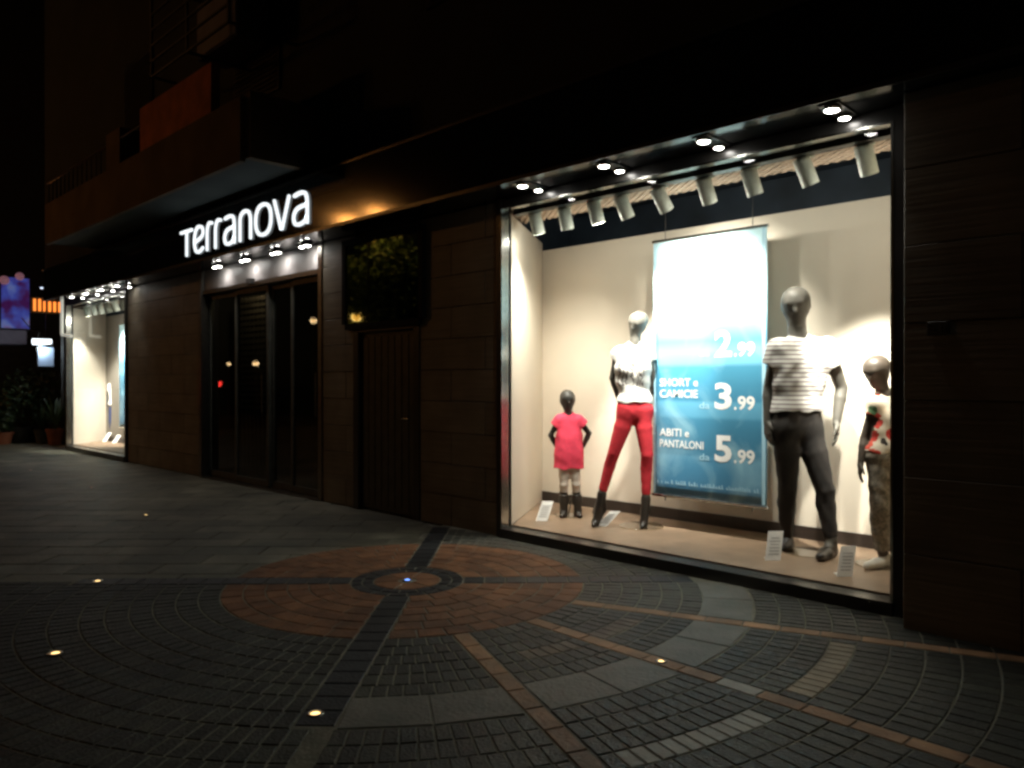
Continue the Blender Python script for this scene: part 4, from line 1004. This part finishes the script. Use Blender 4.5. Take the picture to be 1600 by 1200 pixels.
fold = lambda X, Y, Z: .0018*np.sin(50*X+3*Z+1.2*np.sin(9*Z))+.003*np.sin(95*X)*np.clip((.62-Z)*4, 0, 1)+.0006*np.sin(60*Z+40*X)
hm = (j['hl']+j['hr'])/2; hz = f.J(889, 732)[2]
tee(f, j, q, .010, .40, hz, (.03, .052), M['pink'], fold, name='dress', skirt=[(j['waist']-np.array([.02, 0, 0]), np.array([hm[0]-.05, 0, hz-.02]), .085, .095), (j['waist']+np.array([.02, 0, 0]), np.array([hm[0]+.05, 0, hz-.02]), .085, .095)])
pants(f, j, q, .004, .30, j['hl'][2]+.03, M['legging'], lambda X, Y, Z: .0015*np.sin(80*Z), name='leggings')
for k, a, t_ in ((j['kl'], j['al'], tl), (j['kr'], j['ar'], tr_)):
    V = f.vol([k, a, t_], .1); h_ = a.copy(); h_[2] = .03; h_[1] += .012
    V.chain([k+(a-k)*.38, k+(a-k)*.6, a, h_], [.047, .043, .033, .034], .02); V.seg(h_, t_, .033, .026, .02)
    V.plane((0, 0, .007), (0, 0, -1)); V.plane(k+(a-k)*.38, k-a); f.add('boot', V.mesh('boot'), M['shoe'])
base_plate(f, .0, .04, .13, (.04, .06, .2))

# --- boy
f = Fig(1378, 885, 'boy mannequin in a flowered shirt looking left, partly behind the right window frame', h=.0055)
j = dict(neck=f.J(1382, 612, .0), sl=f.J(1367, 631, -.03), sr=f.J(1408, 632, .05), chest=f.J(1387, 650, .0), waist=f.J(1385, 690, .0), hl=f.J(1374, 716, -.01), hr=f.J(1394, 716, .02),
         el=f.J(1351, 685, .02), wl=f.J(1345, 725, -.02), er=f.J(1424, 685, .07), wr=f.J(1424, 725, .05),
         kl=f.J(1375, 795, -.05), al=f.J(1380, 864, -.02), kr=f.J(1398, 795, .04), ar=f.J(1400, 862, .10))
q = dict(cl=.044, cw=.052, cr=.078, ww=.04, wr=.074, hr=.076, dl=.043, ua=.033, el=.029, fa=.030, wrist=.021, th=.064, tm=.060, kn=.046, cf=.045, an=.031)
tl = f.J(1356, 885, -.10); tr_ = f.J(1380, 889, -.03); tl[2] = tr_[2] = .024
V = f.vol([j[k] for k in j]+[f.J(1366, 555), tl, tr_, f.J(1341, 745)], .12)
torso(V, j, q); arm(V, j, 'l', q); arm(V, j, 'r', q); leg(V, j, 'l', q); leg(V, j, 'r', q)
hc = f.J(1369, 577, .0); V.seg(j['neck']+np.array([0, .0, -.02]), hc+np.array([.025, .0, -.05]), .042, .038, .02)
head(V, hc, (-.80, -.5, -.38), .086, up=(0, 0, 1))
hand(V, j['wl'], (-.15, -.15, -1), (-.3, -1, 0), .8, thumb=(1, 0, 0)); hand(V, j['wr'], (0, -.1, -1), (.2, -1, 0), .8, thumb=(-1, 0, 0))
for a, t_ in ((j['al'], tl), (j['ar'], tr_)): h_ = a.copy(); h_[2] = .03; h_[0] += .01; V.seg(a, h_, .03, .03, .02); V.seg(h_, t_, .03, .022, .015)
V.plane((0, 0, .010), (0, 0, -1)); f.add('body', V.mesh('body'), M['skin_d'])
fold = lambda X, Y, Z: .003*np.sin(36*Z+20*X+2*np.sin(16*X))+.002*np.sin(60*X+20*Z)
hemz = f.J(1385, 706)[2]
tee(f, j, q, .013, .30, hemz, (.03, .060), M['floral'], fold, name='shirt', loose=.012)
pants(f, j, q, .012, .93, hemz+.05, M['khaki'], lambda X, Y, Z: .003*np.sin(60*Z+15*X+2*np.sin(25*X)), off2=.016)
for a, t_, m_ in ((j['al'], tl, 'paleshoe'), (j['ar'], tr_, 'paleshoe')):
    V = f.vol([a, t_], .1); h_ = a.copy(); h_[2] = .034; h_[0] += .012; V.seg(h_, h_+(t_-h_)*.5, .038, .037, .02); V.seg(h_+(t_-h_)*.5, t_, .037, .030, .02); V.seg(h_, h_+np.array([0, 0, .035]), .036, .036, .02)
    V.plane((0, 0, .009), (0, 0, -1)); f.add('shoe', V.mesh('shoe'), M[m_])
base_plate(f, .0, .02, .16)

# --- two small figures in the far window (a few pixels each)
def far_fig(px, py, label, s, m_top, m_leg, dress=False):
    B = on_z(px, py, FZ); rt = thing('mannequin', label, 'mannequin', B, R_(40), 'mannequins in the display windows')
    V = Vol((-.4*s, -.3*s, -.02), (.4*s, .3*s, 1.9*s), .016)
    A = lambda *p: np.array(p)*s
    Jn = dict(neck=A(0, 0, 1.5), sl=A(-.16, 0, 1.42), sr=A(.16, 0, 1.42), chest=A(0, 0, 1.28), waist=A(0, 0, 1.08), hl=A(-.07, 0, .92), hr=A(.07, 0, .92), el=A(-.23, .03, 1.14), wl=A(-.2, -.05, .9), er=A(.23, .03, 1.14), wr=A(.2, -.05, .9),
              kl=A(-.1, -.03, .5), al=A(-.13, .03, .1), kr=A(.11, -.05, .5), ar=A(.15, 0, .1))
    qq = {k: v*s for k, v in dict(cl=.05, cw=.07, cr=.09, ww=.04, wr=.085, hr=.1, dl=.05, ua=.04, el=.035, fa=.035, wrist=.025, th=.08, tm=.075, kn=.05, cf=.05, an=.033).items()}
    torso(V, Jn, qq); 
    for c_ in 'lr': arm(V, Jn, c_, qq); leg(V, Jn, c_, qq); V.seg(Jn['a'+c_], Jn['a'+c_]+A(0, -.14, -.07), .035*s, .03*s)
    head(V, A(0, 0, 1.68), (-.4, -.9, -.1), .095*s, detail=False); V.seg(A(0, 0, 1.5), A(0, 0, 1.62), .05*s, .045*s)
    o = bpy.data.objects.new('body', V.mesh('body')); col.objects.link(o); o.parent = rt; o.data.materials.append(M['skin_g'])
    V = Vol((-.45*s, -.3*s, .8*s), (.45*s, .3*s, 1.6*s), .016); torso(V, Jn, qq, .018)
    for c_ in 'lr': V.seg(Jn['s'+c_], Jn['s'+c_]+(Jn['e'+c_]-Jn['s'+c_])*.4, .06*s, .055*s)
    V.plane((0, 0, 1.5*s), (0, 0, 1)); V.plane((0, 0, .9*s), (0, 0, -1)); o = bpy.data.objects.new('shirt', V.mesh('shirt')); col.objects.link(o); o.parent = rt; o.data.materials.append(M[m_top])
    V = Vol((-.45*s, -.3*s, .05), (.45*s, .3*s, 1.0*s), .016)
    for c_ in 'lr': leg(V, Jn, c_, qq, .012)
    V.plane((0, 0, .93*s), (0, 0, 1)); V.plane((0, 0, .14), (0, 0, -1)); o = bpy.data.objects.new('trousers', V.mesh('trousers')); col.objects.link(o); o.parent = rt; o.data.materials.append(M[m_leg])
M['whitetop'] = cloth('white shirt cloth', (.75, .73, .7)); M['blue'] = cloth('dark blue trousers cloth', (.03, .05, .14))
far_fig(181, 689, 'small mannequin in a white shirt in front of the banner in the far display window', .82, 'whitetop', 'blue')
card(163, 690, 169, 676, 6, 'small white price card by the side board of the far display window')
card(178, 692, 184, 680, 7, 'small white price card at the feet of the mannequin in the far window')
# ------------------------------------------------------------------ neighbouring shop and planting beyond the far end
def on_x(px, py, x):
    u = (px-800)/F_PX; r = Vector((-CA+u*SA, SA+u*CA, -(py-HZ)/F_PX)); t = x/r.x
    return Vector((0, -DIST, EYE)) + r*t
nb = thing('neighbour_building', 'dark building with a grey shutter beyond the far end of the shop front', 'building', (-23, 1, 0))
mb = MB().box(-23.4, -17.4, 2.2, 2.5, 0, 12).box(-23.6, -23.1, -1.5, 2.19, 0, 12); mb.build('wall', M['plaster'], nb)
mb = MB().box(-23.1, -23.05, -1.4, 2.2, 0, 3.2); mb.build('shutter_board', M['doormetal'], nb)
mb = MB()
for i in range(24): mb.box(-23.05, -23.035, -1.35, 2.1, .1+i*.12, .20+i*.12)
sp_ = mb.build('shutter_slat_field', M['doormetal'], nb); tag(sp_, kind='stuff')
M['violet'] = None
def sign_mat():
    m, N, L, b = tex_mat('violet and blue backlit sign', .4)
    tc = N.new('ShaderNodeTexCoord'); no = N.new('ShaderNodeTexNoise'); no.inputs['Scale'].default_value = 2.6; no.inputs['Detail'].default_value = 2; L.new(tc.outputs['Object'], no.inputs['Vector'])
    cr = N.new('ShaderNodeValToRGB'); e = cr.color_ramp.elements; e[0].position = .35; e[0].color = (.10, .01, .14, 1); e[1].position = .7; e[1].color = (.35, .10, .30, 1)
    q = e.new(.5); q.color = (.10, .14, .75, 1); q = e.new(.6); q.color = (.25, .35, .9, 1)
    L.new(no.outputs['Fac'], cr.inputs[0]); L.new(cr.outputs[0], b.inputs['Emission Color']); b.inputs['Emission Strength'].default_value = .3; b.inputs['Base Color'].default_value = (.05, .04, .08, 1); return m
M['violet'] = sign_mat()
X1 = -20.0
def rect_x(x, pxa, pya, pxb, pyb):
    a = on_x(pxa, pya, x); b = on_x(pxb, pyb, x); return a.y, b.y, min(a.z, b.z), max(a.z, b.z)
ya, yb, za, zb = rect_x(X1, 2, 512, 46, 436)
t = thing('light_box_sign', 'violet and blue backlit sign high on the left edge of the picture', 'sign', (X1, (ya+yb)/2, za))
MB().bbox(X1-.12, X1-.004, ya-.05, yb+.03, za-.03, zb+.03, .01).build('casing', M['dframe'], t); MB().box(X1-.003, X1+.004, ya, yb, za, zb).build('lit_face', M['violet'], t)
M['fascia_v'] = mat('pale grey awning fascia', (.28, .26, .34), .6, .15, 4)
ya, yb, za, zb = rect_x(X1-.05, -60, 536, 42, 516)
t = thing('awning', 'pale grey awning box under the violet sign', 'awning', (X1, (ya+yb)/2, za)); MB().bbox(X1-.9, X1-.02, ya, yb, za, zb, .02).build('box', M['fascia_v'], t); MB().tube([(X1-.5, yb+.01, zb), (X1-.1, yb+.25, zb-.02), (X1-.1, yb+.28, za-.2)], .02, 6).build('bracket', M['chrome'], t)
MB().box(X1-.85, X1-.1, ya+.2, ya+.3, 0, za).build('post', M['fascia_v'], t)
M['lpink'] = emit('pink glowing globe', (.75, .35, .45), .16)
for px, py, r, lb in ((7, 438, .10, 'faint pinkish globe lamp over the left end of the violet sign'), (31, 432, .09, 'dim pink globe lamp over the right end of the violet sign')):
    p = on_x(px, py, X1); t = thing('globe_lamp', lb, 'lamp', p, 0, 'pink globe lamps over the violet sign'); b = MB(); b.smooth = True
    b.lathe([(r*math.sin(a), -r*math.cos(a)) for a in [PI*i/10+.001 for i in range(10)]+[PI-.001]], n=16, cap=False); b.build('globe', M['lpink'], t, world=False)
    MB().tube([(0, 0, -r), (-.1, 0, -r-.12)], .012, 6).build('arm', M['dframe'], t, world=False)
# orange heater bars
M['orange'] = emit('orange glowing bar', (1, .30, .05), 1.3)
p0 = on_x(51, 476, -19.2); p1 = on_x(95, 479, -19.2)
t = thing('heater_row', 'row of six glowing orange bars under the dark awning at the far end', 'heater', p0)
MB().bbox(p0.x-.12, p0.x-.03, p0.y-.03, p1.y+.03, p0.z-.17, p0.z+.17, .01).build('reflector', M['doormetal'], t)
for i in range(6):
    y = p0.y+(p1.y-p0.y)*(i+.4)/5.6; MB().tube([(p0.x, y, p0.z-.13), (p0.x, y, p0.z+.13)], .026, 8).build('glowing_bar', M['orange'], t)
lamp('lamp', 'POINT', (p0.x+.25, (p0.y+p1.y)/2, p0.z), 3, (1, .35, .08), rad=.2, parent=t)
M['bluew'] = emit('cold white small lamp', (.65, .8, 1), 1.6)
for i, px in enumerate((66, 76, 86, 91)):
    p = on_x(px, 450+(i > 2)*2, -19.2); t = thing('small_lamp', ['leftmost small cold lamp above the orange bars', 'second small cold lamp above the orange bars', 'third small cold lamp above the orange bars', 'rightmost small cold lamp above the orange bars'][i], 'lamp', p, 0, 'small cold lamps above the orange bars')
    b = MB(); b.lathe([(.002, -.02), (.03, -.015), (.04, .0), (.03, .012)], n=14); b.build('lens', M['bluew'], t, world=False); MB().box(-.05, .05, -.05, .05, .013, .04).build('housing', M['dframe'], t, world=False)
M['tubew'] = emit('white fluorescent cover', (.85, .95, 1), 2.4); M['posterw'] = emit('dim blue white panel', (.35, .45, .6), .12)
p0 = on_x(51, 534, -19.0); p1 = on_x(80, 533, -19.0)
t = thing('tube_light', 'bright white fluorescent lamp over the plants at the far end', 'lamp', p0)
b = MB(); b.smooth = True; b.tube([p0, p1], .065, 12); b.build('lit_cover', M['tubew'], t); MB().box(p0.x-.05, p0.x+.05, p0.y, p1.y, p0.z+.066, p0.z+.10).build('housing', M['dframe'], t); MB().tube([(p0.x, p0.y+.1, p0.z+.1), (p0.x, p0.y-.2, p0.z+.5)], .012, 6).tube([(p0.x, p1.y-.1, p0.z+.1), (p0.x, p1.y-.1, 3.6)], .012, 6).build('hanger', M['dframe'], t)
lamp('lamp', 'POINT', ((p0.x+.05), (p0.y+p1.y)/2, p0.z-.15), 9, (.8, .92, 1), rad=.08, parent=t)
ya, yb, za, zb = rect_x(-19.05, 60, 572, 84, 543)
t = thing('display_panel', 'dim bluish panel hanging under the white fluorescent lamp', 'panel', (-19.05, ya, za)); MB().box(-19.09, -19.05, ya, yb, za, zb).build('panel_face', M['posterw'], t); MB().box(-19.12, -19.091, ya-.02, yb+.02, za-.02, zb+.02).build('casing', M['dframe'], t)
# white bent tube at the corner of the shop front
M['conduit'] = emit('pale lit neon tube', (.80, .78, .68), .42)
pt = [on_y(97, 455, -.25), on_y(97, 523, -.25), on_y(112, 525, -.25)]
nt_ = MB().tube([pt[0], pt[1]], .03, 8).tube([pt[1], pt[2]], .03, 8).build('neon_tube', M['conduit']); tag(nt_, 'pale L shaped neon tube at the far corner of the shop front', 'neon tube')
nt_.parent = None
# pots and plants
def pot(px, py, r, h, label, kind, ph, m='leaf', potm='pot'):
    p = on_z(px, py, 0); t = thing('potted_plant', label, 'potted plant', p, random.uniform(0, 6), 'plants in pots at the far end of the pavement')
    b = MB(); b.lathe([(r*.68, 0), (r*.72, .01), (r*.97, h*.82), (r*1.08, h*.83), (r*1.08, h), (r*.95, h), (r*.9, h*.88), (.01, h*.86)], n=24); b.build('pot', M[potm], t, world=False)
    b = MB()
    if kind == 'blade':
        for i in range(46):
            a = random.uniform(0, 2*PI); L = ph*random.uniform(.55, 1.05); lean = random.uniform(.15, .9); w_ = .022*random.uniform(.7, 1.3); pts = []
            for k in range(6):
                u = k/5; rr = lean*L*.7*u**1.6+.02; z = h*.85+L*u*(1-.38*lean*u); c = (rr*math.cos(a), rr*math.sin(a), z); ww = w_*math.sin(PI*min(.98, .25+u*.75)); pts.append((c, ww))
            vs = []
            for c, ww in pts: vs += [(c[0]-math.sin(a)*ww, c[1]+math.cos(a)*ww, c[2]), (c[0], c[1], c[2]-.3*ww), (c[0]+math.sin(a)*ww, c[1]-math.cos(a)*ww, c[2])]
            b.add(vs, [(3*k+o, 3*k+o+1, 3*k+o+4, 3*k+o+3) for k in range(5) for o in (0, 1)])
    else:
        for i in range(900):
            d = Vector((random.gauss(0, 1), random.gauss(0, 1), random.gauss(0, 1))).normalized(); rr = random.uniform(.55, 1)**.5*(1+.22*math.sin(d.x*7+d.z*5)); c = Vector((d.x*ph*.42*rr, d.y*ph*.42*rr, h*.9+ph*.52+d.z*ph*.5*rr))
            u = Vector((random.gauss(0, 1), random.gauss(0, 1), random.gauss(0, .5))).normalized()*.05; v = u.cross(d).normalized()*.026; b.add([c-u, c+v, c+u, c-v], [(0, 1, 2, 3)])
        MB().tube([(0, 0, h*.8), (.02, 0, h+ph*.4)], .018, 6).build('stem', M['bark'], t, world=False)
    b.build('foliage', M[m], t, world=False)
pot(86, 695, .17, .34, 'spiky plant in a terracotta pot beside the far display window', 'blade', .95, 'leaf2')
pot(4, 694, .20, .26, 'low orange pot at the left edge of the picture', 'bush', .5)
pot(30, 692, .24, .36, 'broad dark bush in a pot near the left picture edge', 'bush', .95, potm='doormetal')
pot(56, 690, .22, .36, 'tall dark bush in a pot under the white fluorescent lamp', 'bush', 1.35, potm='doormetal')
pot(66, 693, .16, .30, 'small spiky plant left of the terracotta pot', 'blade', .7, 'leaf', 'doormetal')

# ------------------------------------------------------------------ caged air conditioner on the upper wall
t = thing('caged_air_conditioner', 'dark air conditioner in a metal cage on the wall above the balcony', 'air conditioner', (-9.3, -.02, 5.3))
MB().bbox(-9.85, -8.75, -.5, -.08, 5.45, 6.15, .02).build('unit', M['fascia_v'], t)
mb = MB()
for z in np.linspace(5.3, 6.5, 7): mb.obox((-9.3, -.85, z), (1, 0, 0), (0, 1, 0), (0, 0, 1), 1.1, .012, .012)
for x in (-10.4, -9.3, -8.2):
    mb.obox((x, -.85, 5.9), (1, 0, 0), (0, 1, 0), (0, 0, 1), .02, .013, .6)
    mb.obox((x, -.43, 5.3), (1, 0, 0), (0, 1, 0), (0, 0, 1), .02, .41, .012); mb.obox((x, -.43, 6.5), (1, 0, 0), (0, 1, 0), (0, 0, 1), .02, .41, .012)
mb.build('cage', M['doormetal'], t)

# ------------------------------------------------------------------ across the street: street lamps and a tree (seen mirrored in the dark glass)
M['sodium'] = emit('sodium street lamp lens', (1, .36, .06), 100)
def street_lamp(x, y, h, power, label, r=.16, em='sodium', c=(1, .52, .18)):
    t = thing('street_lamp', label, 'street lamp', (x, y, -.02), 0, 'street lamps across the street')
    MB().lathe([(.09, 0), (.09, .35), (.055, .4), (.04, h-.2), (.03, h)], n=14).build('pole', M['doormetal'], t, world=False)
    b = MB(); b.smooth = True; b.lathe([(r*math.sin(a), h+r-r*math.cos(a)) for a in [PI*i/10+.001 for i in range(10)]+[PI-.001]], n=18, cap=False); b.build('globe', M[em], t, world=False)
    MB().lathe([(r*1.1, h+r*1.5), (r*.6, h+r*2.15), (.01, h+r*2.3)], n=18).build('cap', M['dframe'], t, world=False)
    lamp('lamp', 'POINT', (x, y+.0, h+r-.02), power, c, rad=r+.03, parent=t)
def mirrored(px, py, yg, L):                               # where a thing must stand for the pane at y = yg to mirror it at this pixel
    p = on_y(px, py, yg+L); return p.x, yg-L, p.z
for (px, py, yg, L, pw, r, lb) in ((545, 344, -.40, 8.8, 170, .15, 'tall sodium lamp across the street, right of the pair'), (590, 331, -.40, 10.2, 170, .15, 'tall sodium lamp across the street, left of the pair')):
    x, y, z = mirrored(px, py, yg, L); street_lamp(x, y, z-r, pw, lb, r)
M['warm'] = emit('small warm lantern globe', (1, .62, .25), 9); M['redl'] = emit('small red lamp', (1, .04, .03), 8); M['warmo'] = emit('small orange lantern globe', (1, .38, .06), 4)
for (px, py, yg, L, r, em, c, pw, lb) in ((557, 494, -.055, 9.8, .13, 'warmo', (1, .5, .15), 12, 'low orange lantern across the street, mirrored beside the service door'),
        (490, 500, .06, 10.5, .09, 'warm', (1, .7, .35), 8, 'warm lantern across the street, mirrored in the last glass door'), (400, 567, .06, 9.0, .08, 'warm', (1, .7, .35), 6, 'low warm lantern across the street, mirrored in the second glass door'),
        (358, 568, .10, 9.5, .05, 'warm', (1, .7, .35), 2, 'tiny warm lantern across the street, mirrored in the first glass door'), (341, 598, .10, 8.5, .14, 'redl', (1, .05, .03), 2, 'low red lamp across the street, mirrored in the first glass door')):
    x, y, z = mirrored(px, py, yg, L); street_lamp(x, y, max(.3, z-r), pw, lb, r, em, c)
x, y, z = mirrored(618, 425, -.055, 11.5)
t = thing('street_tree', 'leafy street tree across the street, mirrored in the dark glass above the service door', 'tree', (x, y, -.02))
b = MB(); b.smooth = True
b.tube([(-.9, 0, 0), (-.85, .05, 1.2), (-.55, 0, 2.3), (.0, 0, 3.6)], [.17, .13, .11, .06], 10)
for i in range(9):
    a = i*2.4; b.tube([(-.5+.06*i, 0, 2.4+.12*i), (.5*math.cos(a), .5*math.sin(a), 3.2+.1*i), (1.2*math.cos(a), 1.2*math.sin(a), 3.9+.15*i)], [.05, .035, .015], 6)
b.build('trunk', M['bark'], t, world=False)
b = MB()
for i in range(12000):
    k = i % 17; ca_, sa_ = math.cos(k*2.4), math.sin(k*2.4); cc = Vector((1.7*ca_*(k/17)**.5, 1.7*sa_*(k/17)**.5, 3.0+.15*k))
    d = Vector((random.gauss(0, .36), random.gauss(0, .36), random.gauss(0, .3))); c = cc+d
    u = Vector((random.gauss(0, 1), random.gauss(0, 1), random.gauss(0, 1))).normalized()*.10; v = u.cross(Vector((random.gauss(0, 1), random.gauss(0, 1), 1))).normalized()*.055; b.add([c-u, c+v, c+u, c-v], [(0, 1, 2, 3)])
b.build('crown', M['leaf2'], t, world=False)
